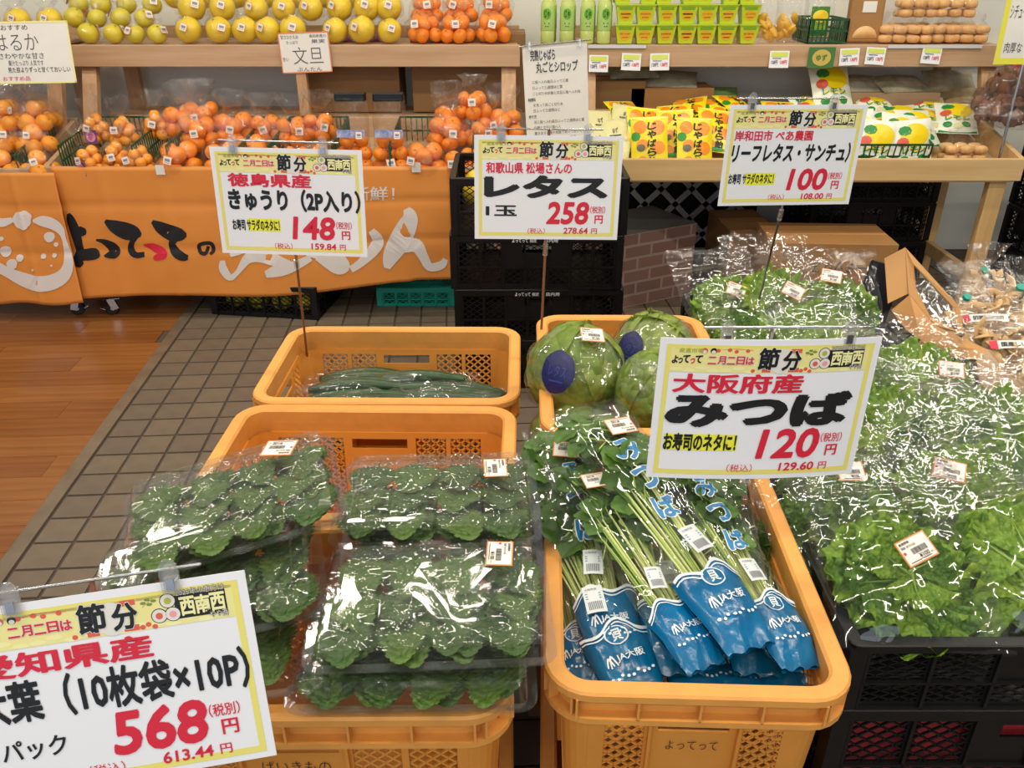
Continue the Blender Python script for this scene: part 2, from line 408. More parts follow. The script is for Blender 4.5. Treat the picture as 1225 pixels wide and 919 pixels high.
def orange_crate(W, D, H, r=.058):
    root = thing('harvest_crate', 'orange plastic harvest crate', 'crate')
    g = G()
    sweep(g, W, D, r, [(.026, H - .004), (.022, H), (.003, H), (0, H - .003), (0, H - .013), (.015, H - .013), (.016, H - .043), (.001, H - .043), (.001, H - .052), (.021, H - .054), (.024, H - .03)])
    for sy in (-1, 1):
        k = int(W / .075)
        for i in range(k): g.box(((i - (k - 1) / 2) * .075, sy * (D / 2 - .008), H - .028), (.003, .014, .032))
    for sx in (-1, 1):
        k = int(D / .075)
        for i in range(k): g.box((sx * (W / 2 - .008), (i - (k - 1) / 2) * .075, H - .028), (.014, .003, .032))
    for cx, cy, a0 in ((1, -1, -90), (1, 1, 0), (-1, 1, 90), (-1, -1, 180)):
        for q in (25, 65):
            a = R(a0 + q); px, py = cx * (W / 2 - r) + (r - .008) * math.cos(a), cy * (D / 2 - r) + (r - .008) * math.sin(a)
            g.box((px, py, H - .028), (.014, .003, .032), (0, 0, a))
    o = g.build('rim', M['crate_rim'], root)
    th = .0035; h = H - .05
    off = lambda v: .019 + .016 * (1 - v / H)
    # corners
    for cx, cy, a0 in ((1, -1, -90), (1, 1, 0), (-1, 1, 90), (-1, -1, 180)):
        g = G()
        def fn(u, v, cx=cx, cy=cy, a0=a0, ins=0):
            a = R(a0 + 90 * u); z = v * h; o_ = off(z) + ins; rad = r - .019
            return (cx * (W / 2 - o_ - rad) + rad * math.cos(a), cy * (D / 2 - o_ - rad) + rad * math.sin(a), z)
        g.grid(fn, 6, 1)
        def fn2(u, v, cx=cx, cy=cy, a0=a0):
            a = R(a0 + 90 * u); z = v * h; o_ = off(z); rad = r - .019
            return (cx * (W / 2 - o_ - rad) + (rad - th) * math.cos(a), cy * (D / 2 - o_ - rad) + (rad - th) * math.sin(a), z)
        g.grid(fn2, 6, 1)
        g.build('corner_wall', M['crate'], root)
    lo = .02
    for nm, ax, sg, L in (('front_wall', 0, -1, W - 2 * r), ('back_wall', 0, 1, W - 2 * r), ('side_wall', 1, -1, D - 2 * r), ('side_wall', 1, 1, D - 2 * r)):
        if ax == 0: P = lambda u, v, t, sg=sg: (u, sg * (D / 2 - off(v) - t), v)
        else: P = lambda u, v, t, sg=sg: (sg * (W / 2 - off(v) - t), u, v)
        g = G(); top = H - .062
        hw = .062 if ax == 0 else .052; ww = .060 if ax == 0 else .05
        k = int((L / 2 - hw - .008) / (ww + .009)); wins = []; lat = []
        for sd in (-1, 1):
            for i in range(max(k, 1)):
                a = hw + .010 + i * (ww + .009); b = min(a + ww, L / 2 - .002)
                u0, u1 = (a, b) if sd > 0 else (-b, -a)
                for (va, vb) in ((lo, h * .42), (h * .46, top)): lat.append((u0, va, u1, vb))
        u = .055 if ax == 0 else .045
        slot = (-u, top - .024, u, top - .002)
        lowlat = (-hw + .004, lo, hw - .004, h * .42)
        wins = lat + [slot, lowlat]
        wall_with_windows(g, P, L, 0, h, wins, th)
        for w_ in lat + [lowlat]: lattice(g, P, *w_, .0165, .0030, th * .9, .86)
        # stiffening ribs on the outside
        for uu in (-hw - .004, hw + .004):
            prect(g, lambda a, b, t, P=P: P(a, b, -t), uu - .002, 0, uu + .002, h, .008)
        g.build(nm, M['crate'], root)
    g = G(); pts = rr(W - 2 * off(0) - .002, D - 2 * off(0) - .002, r - .02); g.prism([(x, y, .002) for x, y in pts], (0, 0, .005))
    g.build('crate_bottom', M['crate'], root)
    return root
def black_crate(W, D, H, name='folding_crate', mt='black', cells=6, root=None, closed_mid=True):
    root = root or thing(name, 'black plastic crate', 'crate')
    m = M[mt]
    g = G()
    sweep(g, W, D, .014, [(.018, H), (.002, H), (0, H - .002), (0, H - .022), (.006, H - .022), (.007, H - .012), (.018, H - .010)], 3)
    g.build('rim', m, root)
    for sx in (-1, 1):
        for sy in (-1, 1):
            g = G(); g.box((sx * (W / 2 - .014), sy * (D / 2 - .014), (H - .01) / 2), (.026, .026, H - .012))
            g.build('corner_post', m, root)
    for nm, ax, sg, L in (('front_wall', 0, -1, W - .056), ('back_wall', 0, 1, W - .056), ('side_wall', 1, -1, D - .056), ('side_wall', 1, 1, D - .056)):
        if ax == 0: P = lambda u, v, t, sg=sg: (u, sg * (D / 2 - .006 - t), v)
        else: P = lambda u, v, t, sg=sg: (sg * (W / 2 - .006 - t), u, v)
        g = G(); th = .005; n = cells if ax == 0 else max(3, round(cells * D / W)); cw = L / n
        wins = []; lat = []; hh = H - .022
        rows = ((.018, hh * .42), (hh * .48, hh - .006)) if H > .1 else ((.012, hh - .004),)
        slot = None
        for i in range(n):
            u0, u1 = -L / 2 + i * cw + .006, -L / 2 + (i + 1) * cw - .006
            for ri, (va, vb) in enumerate(rows):
                mid = abs((u0 + u1) / 2) < L * .22
                if mid and ri == len(rows) - 1 and closed_mid: continue
                wins.append((u0, va, u1, vb)); lat.append((u0, va, u1, vb))
        if closed_mid: slot = (-.05, hh - .04, .05, hh - .014); wins.append(slot)
        wall_with_windows(g, P, L, 0, hh, wins, th)
        for w_ in lat: lattice(g, P, *w_, .020, .0026, th * .7, .7)
        Q = lambda a, b, t, P=P: P(a, b, -t)
        for i in range(n + 1):
            u = -L / 2 + i * cw; prect(g, Q, u - .0025, 0, u + .0025, hh, .005)
        for v in (0, .45 * hh): prect(g, Q, -L / 2, v, L / 2, v + .005, .005)
        g.build(nm, m, root)
    g = G(); g.box((0, 0, .005), (W - .02, D - .02, .006)); g.build('crate_bottom', m, root)
    return root

OH = .328
CW, CD = .545, .381
oc = orange_crate(CW, CD, OH); oc_used = []
def crate_at(x, y, z, rz, label, group=None):
    o = copy_tree(oc) if oc_used else oc
    oc_used.append(1)
    o.location = (x, y, z); o.rotation_euler = (0, 0, rz); o['label'] = label
    return o
# left column: three stacks side on, right column: two stacks end on
CX = -.274
crate_at(CX + .004, .874, .328, R(.4), 'orange crate under the clear packs of green leaves, nearest of the left row')
crate_at(CX + .008, 1.257, .326, R(-1), 'empty orange crate between the leaf packs and the cucumbers')
crate_at(CX + .02, 1.641, .328, R(-.5), 'orange crate with bagged cucumbers in it, back of the left row')
crate_at(.238, .985, .331, R(88), 'orange crate full of blue-footed bags of long-stemmed greens')
crate_at(.244, 1.535, .368, R(89.5), 'orange crate holding the wrapped lettuce heads')
crate_at(CX + .004, .874, 0, R(.4), 'lower orange crate carrying the leaf pack crate at the front left')
crate_at(CX + .006, 1.257, 0, 0, 'lower orange crate under the empty crate of the left row')
crate_at(CX + .016, 1.641, 0, 0, 'lower orange crate under the cucumber crate')
crate_at(.238, .985, .003, R(88), 'lower orange crate under the crate of long-stemmed greens')
crate_at(.244, 1.535, .036, R(90), 'lower orange crate under the lettuce head crate')
g = G(); g.box((0, 0, .018), (.42, .56, .034)); o = g.build('floor_board', M['carton_d'], None, loc=(.244, 1.535, 0)); tag(o, 'flat brown board on the floor under the lettuce crate stack', 'board')

# black crates on the right: three stacks in depth, three high
bc = black_crate(.60, .40, .20)
ok = 0
fr = [(.757, 1.035), (.757, 1.445), (.70, 1.95)]
nm = ['front', 'middle', 'back']
for k, (x, y) in enumerate(fr):
    for lv in range(3 if k else 4):
        o = bc if ok == 0 else copy_tree(bc); ok = 1
        z_, sz = ((.018, .098, .298, .498)[lv], (.4, 1, 1, .61)[lv]) if k == 0 else (.018 + lv * .2, 1)
        o.scale = (.78 if k == 2 else 1, 1, sz)
        o.location = (x, y, z_); o['label'] = ['lowest', 'second', 'third' if k == 0 else 'top', 'shallow top'][lv] + ' black slatted crate of the ' + nm[k] + ' lettuce stack beside the orange crates'
# risers under black crates
for k, (x, y) in enumerate(fr):
    g = G()
    for sx in (-1, 1): g.box((sx * .19, 0, .0095), (.06, .36, .016))
    g.box((0, 0, .0095), (.43, .04, .016))
    o = g.build('floor_pallet', M['black'], None, loc=(x, y, 0)); tag(o, 'thin black pallet on the floor under the ' + nm[k] + ' lettuce crates', 'pallet')
# ============================================================ background: stands, cloths, fruit
def board(name, c, d, mt, parent, rot=None, bv=.003):
    g = G(); g.box((0, 0, 0), d); return bevel(g.build(name, M[mt], parent, loc=c, rot=rot), bv)
def stand(label, x0, x1, yf, mt='wood', mv='wood_v', zt=.62, lb=0.0):
    """two tier sales stand: a sloping tray in front and a higher shelf set back"""
    xm = (x0 + x1) / 2; W = x1 - x0
    root = thing('display_stand', label, 'stand', (xm, yf, 0))
    # tray
    board('tray_front', (0, .012, zt + .045), (W, .024, .09), mt, root)
    board('tray_back', (0, .50, zt + .16), (W, .02, .09), mt, root)
    for s in (-1, 1):
        board('tray_side', (s * (W / 2 - .011), .255, zt + .105), (.022, .47, .085), mt, root, rot=(R(13.0), 0, 0))
        board('leg', (s * (W / 2 - .075), .045, (zt + lb) / 2), (.07, .04, zt - .004 - lb), mv, root)
        board('leg', (s * (W / 2 - .075), .50, (zt + .1 + lb) / 2), (.07, .04, zt + .09 - lb), mv, root)
        board('side_rail', (s * (W / 2 - .075), .27, .17), (.03, .42, .06), mt, root)
    board('tray_bottom', (0, .25, zt + .055), (W - .05, .50, .012), mt, root, rot=(R(13.0), 0, 0))
    return root
def upper(root, W, yo, z, mt='wood', mv='wood_v', zt=.62, lean=.10, dep=.36):
    board('shelf_front', (0, yo, z - .045), (W, .026, .09), mt, root)
    board('shelf_board', (0, yo + dep / 2 + .014, z - .012), (W - .02, dep, .018), mt, root)
    board('shelf_back', (0, yo + dep + .036, z - .02), (W, .02, .14), mt, root)
    for s in (-1, 1):
        g = G(); b = Vector((s * (W / 2 - .05), yo - lean, zt + .06)); t = Vector((s * (W / 2 - .05), yo + .035, z - .092))
        g.bar(b, t, .065, .038, up=(0, 1, 0)); bevel(g.build('shelf_post', M[mv], root), .003)
        board('rear_post', (s * (W / 2 - .10), yo + dep - .02, z / 2 - .02), (.07, .04, z - .06), mv, root)
YF = 3.45; YU = 3.93
XL0, XL1 = -1.93, .035
SL = stand('timber two-tier fruit stand behind the orange cloth lettered in black', XL0, XL1, YF, zt=.572, lb=.082)
upper(SL, XL1 - XL0, YU - YF, 1.085)
board('shelf_post', (-.0 + (at_y(362, 110, 3.9).x - (XL0 + XL1) / 2), .47, .83), (.045, .04, .32), 'wood_v', SL)
XR0, XR1 = .36, 2.10
SR = stand('pale timber two-tier stand of sweets and bread on the right', XR0, XR1, YF, 'wood_new', 'wood_newv', zt=.605)
upper(SR, 1.88, YU - YF, 1.085, 'wood', 'wood_v')
# third stand at the far left
SA = stand('timber fruit stand at the left edge behind the ring-printed cloth', -3.75, -1.97, YF - .03, zt=.572, lb=.082)
upper(SA, 1.78, YU - YF, 1.10)

# casters
def caster(parent, x, y, rz):
    o = link('caster', None, parent, (x, y, 0), (0, 0, rz))
    g = G(); n = 20
    def wh(u, v):
        a = 2 * math.pi * u; pr = [(.0, -.011), (.026, -.012), (.03, -.008), (.03, .008), (.026, .012), (0, .011)][round(v * 5)]
        return (pr[0] * math.cos(a), pr[1], .031 + pr[0] * math.sin(a))
    g.grid(wh, n, 5, cu=True); a = g.build('wheel', M['black'], o)
    g = G(); g.box((.008, -.017, .052), (.03, .002, .052), (0, R(-18), 0)); g.box((.008, .017, .052), (.03, .002, .052), (0, R(-18), 0)); g.box((.014, 0, .078), (.055, .045, .004)); g.box((-.03, 0, .03), (.035, .02, .003), (0, R(25), 0))
    g.tube([(0, -.016, .031), (0, .016, .031)], .007)
    bevel(g.build('fork', M['metal'], o), .0008)
SL_x = (XL0 + XL1) / 2
c2 = at_z(128, 374, .03); caster(SL, c2.x - SL_x, .03, R(20))
c1 = at_z(84, 376, .03); caster(SA, c1.x + 2.86, .06, R(200))
caster(SL, .85, .1, R(60)); caster(SA, -.6, .1, R(60))
for st in (SL, SA, SR):
    pass

# cloths -----------------------------------------------------
def cloth(name, label, xa, xb, ztop, zbot, y, seed, creases_v, creases_h, flare=.02):
    g = G(); nu, nv = 90, 36
    def fn(u, v):
        x = xa + (xb - xa) * u; zb = zbot(u); z = ztop + (zb - ztop) * v
        n = noise.noise(Vector((x * 2.2 + seed, z * 2.5, seed))) * .012 * v + noise.noise(Vector((x * 7 + seed, z * 5, 1))) * .004
        for c in creases_v:
            d = (u - c) / .012
            if abs(d) < 3: n += .0035 * math.exp(-d * d) * (1 if c * 100 % 2 > 1 else -1)
        for c in creases_h:
            d = (v - c) / .03; n += .004 * math.exp(-d * d)
        return (x, y - .004 - flare * v + n, z)
    g.grid(fn, nu, nv)
    o = g.build(name, M['cloth'], None, smooth=True); so = o.modifiers.new('s', 'SOLIDIFY'); so.thickness = .0015; so.offset = 1
    tag(o, label, 'cloth'); return o, fn
def cl_surface(fn, xa, xb, ztop, zbot):
    def S(px, py, t=0):
        p = at_y(px, py, 3.43)
        u = (p.x - xa) / (xb - xa); v = (p.z - ztop) / (zbot(u) - ztop)
        q = Vector(fn(min(max(u, 0), 1), min(max(v, 0), 1))); return Vector((p.x, q.y - .0022 - t * 0, p.z))
    return S
yc = 3.447
zt = at_y(300, 200, yc).z
xa, xb = at_y(60, 200, yc).x, at_y(538, 200, yc).x
zb0, zb1 = at_y(100, 357, 3.43).z, at_y(535, 335, 3.43).z
zbf = lambda u: zb0 + (zb1 - zb0) * u - .02 * math.sin(u * math.pi) * (1 if u < .9 else .3) + .012 * math.sin(u * 9)
co, cf = cloth('orange_cloth', 'long orange cloth with black brush lettering hung on the fruit stand', xa, xb, zt, zbf, yc, 3, (.12, .27, .52, .74, .88), (.28, .62))
g = G(); S = cl_surface(cf, xa, xb, zt, zbf)
K = []
# yo
put_stroke(g, S, [(81, 256, 2), (84, 263, 5), (90, 278, 6), (94, 292, 5), (96, 303, 5), (94, 312, 7), (99, 317, 3)], 0)
put_stroke(g, S, [(92, 280, 3), (97, 276, 7), (99, 272, 3)], 0)
put_stroke(g, S, [(90, 303, 3), (97, 305, 6), (108, 304, 7), (116, 303, 6), (119, 302, 3)], 0)
# tsu
put_stroke(g, S, [(115, 287, 1), (124, 289, 3), (134, 295, 6), (138, 302, 6), (131, 305, 4), (125, 306, 1)], 0)
# te
put_stroke(g, S, [(126, 264, 2), (136, 270, 7), (150, 276, 10), (162, 279, 8), (169, 281, 2)], 0)
put_stroke(g, S, [(164, 280, 4), (158, 290, 3.2), (157, 299, 4), (163, 305, 3.5), (173, 304, 3)], 0)
# te
put_stroke(g, S, [(182, 265, 2), (192, 272, 7), (206, 279, 9), (217, 281, 7), (223, 281, 2)], 0)
put_stroke(g, S, [(212, 283, 5), (206, 291, 4), (210, 301, 5), (218, 307, 5), (225, 308, 3)], 0)
# no
put_stroke(g, S, [(249, 295, 1.8), (246, 303, 2.2), (240, 302, 2.2), (238, 294, 2.2), (245, 291, 2.2), (253, 292, 2.2), (255, 300, 2.2), (251, 304, 1.5)], 0)
put_stroke(g, S, [(172, 293, 1), (182, 295, 4), (192, 300, 5), (195, 305, 5), (187, 308, 3.5), (184, 309, 1.5)], 1)
put_stroke(g, S, [(266, 312, 3), (267, 322, 5), (275, 332, 4), (284, 326, 3), (296, 310, 6), (312, 304, 10), (330, 311, 7), (352, 318, 4)], 2)
put_stroke(g, S, [(275, 306, 2), (286, 300, 5), (300, 292, 5), (312, 284, 3)], 2)
put_stroke(g, S, [(318, 328, 4), (336, 322, 8), (352, 318, 6), (372, 308, 4)], 2)
put_stroke(g, S, [(352, 290, 4), (372, 300, 7), (400, 306, 7), (412, 318, 7), (402, 321, 6), (380, 306, 5)], 2)
put_stroke(g, S, [(420, 322, 4), (432, 314, 5), (446, 300, 7), (452, 288, 7), (444, 276, 4)], 2)
put_stroke(g, S, [(486, 250, 4), (490, 262, 10), (480, 285, 13), (468, 306, 10), (463, 321, 4)], 2)
put_stroke(g, S, [(466, 300, 6), (484, 294, 8), (498, 294, 8), (506, 306, 6), (514, 319, 5), (528, 317, 5), (533, 310, 3)], 2)
for s_, b_ in (('新', (425, 224, 441, 241)), ('鮮！', (442, 224, 472, 241))): put_text(g, S, s_, b_, 2, bold=.01, t=0)
g.build('brush_lettering', [M['black_ink'], M['red'], M['cloth_w']], co)
for i, (px, py) in enumerate(((192, 203), (498, 200), (375, 199))):
    g = G(); c = at_y(px, py, 3.44); g.box((0, 0, 0), (.036, .001, .04)); g.build('paper_tab', M['paper_w'], co, loc=(c.x, yc - .012, c.z))
xa2, xb2 = at_y(-190, 203, yc).x, at_y(61, 200, 3.4).x
zb2 = lambda u: at_y(60, 361, 3.41).z + .006 * math.sin(u * 20)
co2, cf2 = cloth('orange_cloth', 'orange cloth printed with a white fruit ring at the left edge', xa2, xb2, at_y(40, 204, yc).z, zb2, yc - .035, 9, (.2, .55, .8), (.25, .6))
zt2 = at_y(40, 204, yc).z
def S2(px, py, t=0):
    p = at_y(px, py, 3.40); u = (p.x - xa2) / (xb2 - xa2); v = (p.z - zt2) / (zb2(u) - zt2)
    q = cf2(min(max(u, 0), 1), min(max(v, 0), 1)); return Vector((p.x, q[1] - .0025, p.z))
g = G()
put_stroke(g, S2, [(40, 264, 1.5), (50, 264, 6), (62, 267, 6.5), (72, 274, 5), (77, 285, 2.5), (81, 300, 4), (83, 315, 6), (78, 328, 8), (65, 336, 9), (48, 338, 9), (30, 333, 8), (12, 325, 6), (-8, 314, 6), (-22, 300, 6), (-22, 284, 4), (-10, 268, 5), (5, 266, 5), (15, 263, 3)])
put_disc(g, S2, 27, 263, 11.5, 11, jag=.06, n=40)
for a, b, r in ((60, 283, 6.5), (68, 292, 2.8), (53, 306, 3.3), (66, 305, 2.8), (63, 317, 1.5), (41, 322, 1.5), (8, 300, 7), (16, 315, 6.5), (25, 308, 4.5), (3, 285, 2.6)): put_disc(g, S2, a, b, r, r * .95, jag=.04)
g.build('ring_print', M['cloth_w'], co2)

# fruit -----------------------------------------------------
def fruit_mesh(name, mt, r, flat_=.88, neck=0):
    g = G()
    def fn(u, v):
        th = math.pi * v; a = 2 * math.pi * u; rr_ = r * (1 + .02 * math.sin(3 * a + 2 * th) + neck * math.exp(-(v / .16) ** 2))
        z = math.cos(th) * flat_; q = 1 - .16 * math.exp(-(v / .1) ** 2) - .06 * math.exp(-((1 - v) / .1) ** 2)
        return (rr_ * math.sin(th) * math.cos(a), rr_ * math.sin(th) * math.sin(a), rr_ * z * q)
    g.grid(fn, 20, 12, cu=True)
    zt_ = fn(0, .02)[2]; b = len(g.f); g.tube([(0, 0, zt_ - .001), (0, 0, zt_ + .002)], r * .09, 6, 1)
    return g.mesh(name, [M[mt], M['stem']], True)
FM = {'m': fruit_mesh('mandarin', 'mandarin', .033), 'l': fruit_mesh('mandarin', 'mandarin_l', .034), 'k': fruit_mesh('mandarin', 'mandarin_l', .025, .95),
      'p': fruit_mesh('pomelo', 'pomelo', .058, .96, .05), 'g': fruit_mesh('citrus', 'pomelo_g', .042, .92, .06), 'o': fruit_mesh('orange', 'mandarin_l', .042, .95), 'd': fruit_mesh('ponkan', 'mandarin', .038, .82, .12)}
def crinkle(p, amp, sc_, seed):
    v = noise.noise_vector(Vector(p) * sc_ + Vector((seed, seed * 1.7, 0))); return Vector(p) + v * amp
def sack(name, R0, H, neck, top, seed, mt='film_fruit', sq=1.0, nu=26, nv=22, ry=None):
    """bag gathered or left open at the top: lathe with crinkles"""
    g = G(); ry = ry or R0
    def fn(u, v):
        a = 2 * math.pi * u; z = v * (H + top)
        if z < H: q = z / H; r = (1 - (1 - min(q * 3.2, 1)) ** 2 * .55) * (1 - neck * max(0, (q - .55) / .45) ** 1.5)
        else: q = (z - H) / top; r = (1 - neck) + .38 * q * (1 if neck > .4 else .05)
        k = r * (1 + .05 * noise.noise(Vector((math.cos(a) * 2, math.sin(a) * 2, z * 14 + seed))) * (1 + 3 * v))
        p = Vector((R0 * k * math.cos(a), ry * k * math.sin(a), z)); return crinkle(p, .006 + .012 * v * v, 28, seed)
    g.grid(fn, nu, nv, cu=True); return g.build(name, M[mt], None, True)
_stk = {}
def sticker_mesh(w_=.046, h_=.034, price='¥100', kind='o'):
    k = (w_, h_, price, kind)
    if k in _stk: return _stk[k]
    g = G(); S = lambda u, v, t=0: Vector(((u - .5) * w_, (.5 - v) * h_, t))
    g.box((0, 0, 0), (w_, h_, .0004), None, 0)
    put_rect(g, S, (.04, .05, .96, .95), 1, .0004)
    if price:
        put_text(g, S, '産直野菜', (.08, .10, .42, .20), 2, .02, t=.0008)
        put_text(g, S, '国産 本日の品', (.08, .25, .55, .35), 2, .01, t=.0008)
        r_ = random.Random(5)
        x = .32
        while x < .82: q = r_.uniform(.006, .018); put_rect(g, S, (x, .42, x + q, .64), 2, .0008); x += q + r_.uniform(.006, .014)
        put_text(g, S, price, (.45, .68, .78, .84), 2, .03, t=.0008)
        put_text(g, S, '税込', (.82, .76, .94, .84), 2, 0, t=.0008)
        put_rect(g, S, (.06, .45, .14, .55), 3, .0008); put_rect(g, S, (.1, .87, .8, .90), 2, .0008)
    else:
        put_rect(g, S, (.2, .3, .8, .62), 2, .0008); put_rect(g, S, (.15, .74, .85, .80), 2, .0008)
    _stk[k] = g.mesh('price_sticker', [M['sticker_o'], M['sticker'], M['stick_grey'] if not price else M['black_ink'], M['red']]); return _stk[k]
def stick_on(parent, loc, nrm, roll=0, **kw):
    n = Vector(nrm).normalized(); q = n.to_track_quat('Z', 'Y').to_matrix() @ Matrix.Rotation(roll, 3, 'Z')
    return link('price_sticker', sticker_mesh(**kw), parent, loc, q.to_euler())
def fruit_bag(label, kind, n, seed, group=None, R0=None, st=True, tall=0, tint='film_fruit', neck=.62):
    r = {'m': .033, 'l': .034, 'k': .025, 'p': .058, 'g': .042, 'o': .042, 'd': .038}[kind]; rg = random.Random(seed)
    nmz = {'m': 'mandarin', 'l': 'mandarin', 'k': 'kumquat', 'p': 'pomelo', 'g': 'citrus', 'o': 'orange', 'd': 'ponkan'}[kind]
    root = thing('bag_of_' + nmz + 's' if n > 1 else 'bagged_' + nmz, label, 'fruit bag', group=group)
    pts = []
    if n == 1: pts = [(0, 0, r * .95)]; R0_ = r * 1.1; Hh = r * 2
    else:
        lay = [3, 4] if n <= 7 else [4, 5]; k = 0; z = r * .93; lv = 0
        while len(pts) < n:
            m_ = min(lay[0] if lv else lay[1], n - len(pts)); rad = r * (1.38 if m_ > 3 else (1.12 if m_ > 1 else 0))
            if m_ > 4: rad = r * 1.75
            for i in range(m_):
                a = 2 * math.pi * i / m_ + lv * .8; pts.append((rad * math.cos(a) + rg.uniform(-.003, .003), rad * math.sin(a), z + rg.uniform(-.003, .003)))
            if m_ > 4 and len(pts) < n: pts.append((0, 0, z))
            z += r * 1.5; lv += 1
        R0_ = max(math.hypot(p[0], p[1]) for p in pts) + r * 1.06; Hh = z + r * .1
    for p in pts: link(nmz, FM[kind], root, p, (rg.uniform(-.9, .9), rg.uniform(-.9, .9), rg.uniform(0, 6)), (rg.uniform(.93, 1.06),) * 3)
    f = sack('film', R0_ * 1.02, Hh, neck, (.05 if n > 1 else .025) + tall, seed, tint); f.parent = root
    if st: stick_on(root, (rg.uniform(-.3, .3) * R0_, -R0_ * 1.04, Hh * .62), (rg.uniform(-.2, .2), -1, .25), rg.uniform(-.3, .3), w_=.034, h_=.034, price='', kind=kind)
    return root
ORD = ['first', 'second', 'third', 'fourth', 'fifth', 'sixth', 'seventh', 'eighth', 'ninth', 'tenth', 'eleventh', 'twelfth', 'thirteenth', 'fourteenth', 'fifteenth', 'sixteenth']
def tray_z(y, zt_=.572): return zt_ + .067 + (y - YF - .25) * math.tan(R(13))
# --- upper shelf, left stand: pomelos; front row px measured along y~45
ZU = 1.0855
def put_up(b, px, y, z=ZU, rz=0, sc_=1): b.location = (at_y(px, 50, y).x, y, z); b.rotation_euler = (0, 0, rz); b.scale = (sc_,) * 3
rg = random.Random(11)
pg = 'film-wrapped yellow pomelos on the upper shelf'
proto = fruit_bag('x', 'p', 1, 3, pg, st=True)
spec = []
for i, px in enumerate((228, 264, 295, 322, 352, 402, 434, 467)): spec.append((px, YU + .075, ZU, 'film-wrapped yellow pomelo, %s from the left in the front row of the upper shelf' % ORD[i]))
for i, px in enumerate((236, 272, 312, 344, 376, 410, 442, 468)): spec.append((px, YU + .15, ZU + .085, 'film-wrapped yellow pomelo, %s from the left in the raised second row' % ORD[i]))
for i, px in enumerate((220, 254, 290, 326, 362, 398, 430, 460)): spec.append((px, YU + .27, ZU + .13, 'yellow pomelo in film, %s from the left in the top back row' % ORD[i]))
for i, (px, y, z, lb) in enumerate(spec):
    o = proto if i == 0 else copy_tree(proto)
    o['label'] = lb; put_up(o, px, y, z, rg.uniform(-.5, .5), rg.uniform(.9, 1.03))
gp = fruit_bag('x', 'g', 1, 5, None, st=False); gi = 0
for row, (y, z, xs) in enumerate(((YU + .06, ZU, (108, 138, 164, 190)), (YU + .12, ZU + .06, (96, 122, 150, 178)), (YU + .2, ZU + .11, (104, 130, 160, 190)))):
    for i, px in enumerate(xs):
        o = gp if gi == 0 else copy_tree(gp); gi += 1
        o['label'] = '%s citrus, %s from the left in the %s row at the shelf\'s left end' % ('greenish yellow' if row < 2 else 'yellow', ORD[i], ('front', 'middle', 'back')[row])
        put_up(o, px, y, z, rg.uniform(-2, 2), rg.uniform(.92, 1.05)); o['group'] = 'greenish citrus on the upper shelf'
        if rg.random() < .6: stick_on(o, (0, -.045, .06), (0, -1, .5), rg.uniform(-.3, .3), w_=.034, h_=.034, price='', kind='g')
for i, px in enumerate((509, 548, 590)):
    for row in range(2):
        o = fruit_bag('film bag of mandarins, %s from the left %s on the upper shelf' % (ORD[i], ('in front', 'behind and higher')[row]), 'm', 7, 20 + i * 2 + row, 'mandarin bags on the upper shelf')
        put_up(o, px + row * 4, YU + .10 + row * .13, ZU + row * .07, rg.uniform(-.4, .4), 1.0)
# far left stand upper fruits
for i, px in enumerate((28, 66, -10)):
    o = dup(proto, (0, 0, 0), None, 'yellow citrus showing %s the handwritten board' % ('over the middle of', 'at the right shoulder of', 'beyond the left edge of')[i]); put_up(o, px, YU + .12, 1.12, 0, .95)

# green slatted baskets (dividers) in the trays
def green_basket(label, W, D, H, n=9, mt='green_pl', name='slatted_basket', front=True):
    root = thing(name, label, 'basket')
    g = G()
    for a, b in (((-W / 2, -D / 2), (W / 2, -D / 2)), ((-W / 2, D / 2), (W / 2, D / 2)), ((-W / 2, -D / 2), (-W / 2, D / 2)), ((W / 2, -D / 2), (W / 2, D / 2)))[0 if front else 1:]:
        for z in (H - .004, H * .5, .004): g.bar((a[0], a[1], z), (b[0], b[1], z), .005, .008 if z > .01 else .006)
    g.build('basket_rim', M[mt], root)
    g = G()
    for (nx, L, fx) in ((n, W, 0), (max(4, int(n * D / W)), D, 1)):
        for i in range(nx + 1):
            u = -L / 2 + L * i / nx
            for s in (-1, 1):
                if s < 0 and fx == 0 and not front: continue
                c = (u, s * D / 2, H / 2) if fx == 0 else (s * W / 2, u, H / 2); g.box(c, (.0045, .0045, H))
    tag(g.build('basket_slats', M[mt], root), kind='stuff')
    g = G(); g.box((0, 0, .003), (W, D, .004)); g.build('basket_bottom', M[mt], root)
    return root
def tray_put(o, px, y, dz=0, rz=0, py=160): o.location = (at_y(px, py, y).x, y, tray_z(y) + dz); o.rotation_euler = (R(12) if dz == 0 else R(6), 0, rz)
bspec = [(SL, 140, 'green slatted basket of small golden mandarins beside the left post', .30), (SL, 262, 'green slatted basket of large mandarin bags on the lower tray', .30), (SL, 372, 'green slatted basket of mandarin bags left of the tall bags', .26), (SL, 520, 'green slatted basket of orange bags at the tray\'s right end', .34)]
for st_, px, lb, W_ in bspec:
    o = green_basket(lb, W_, .42, .13, 14, front=False); tray_put(o, px, YF + .245, 0.001)
o = green_basket('green slatted basket on the left edge stand holding a white slip', .30, .40, .13, 14, front=False); o.location = (at_y(5, 170, YF + .2).x, YF + .21, tray_z(YF + .2) + .004); o.rotation_euler = (R(13), 0, 0)
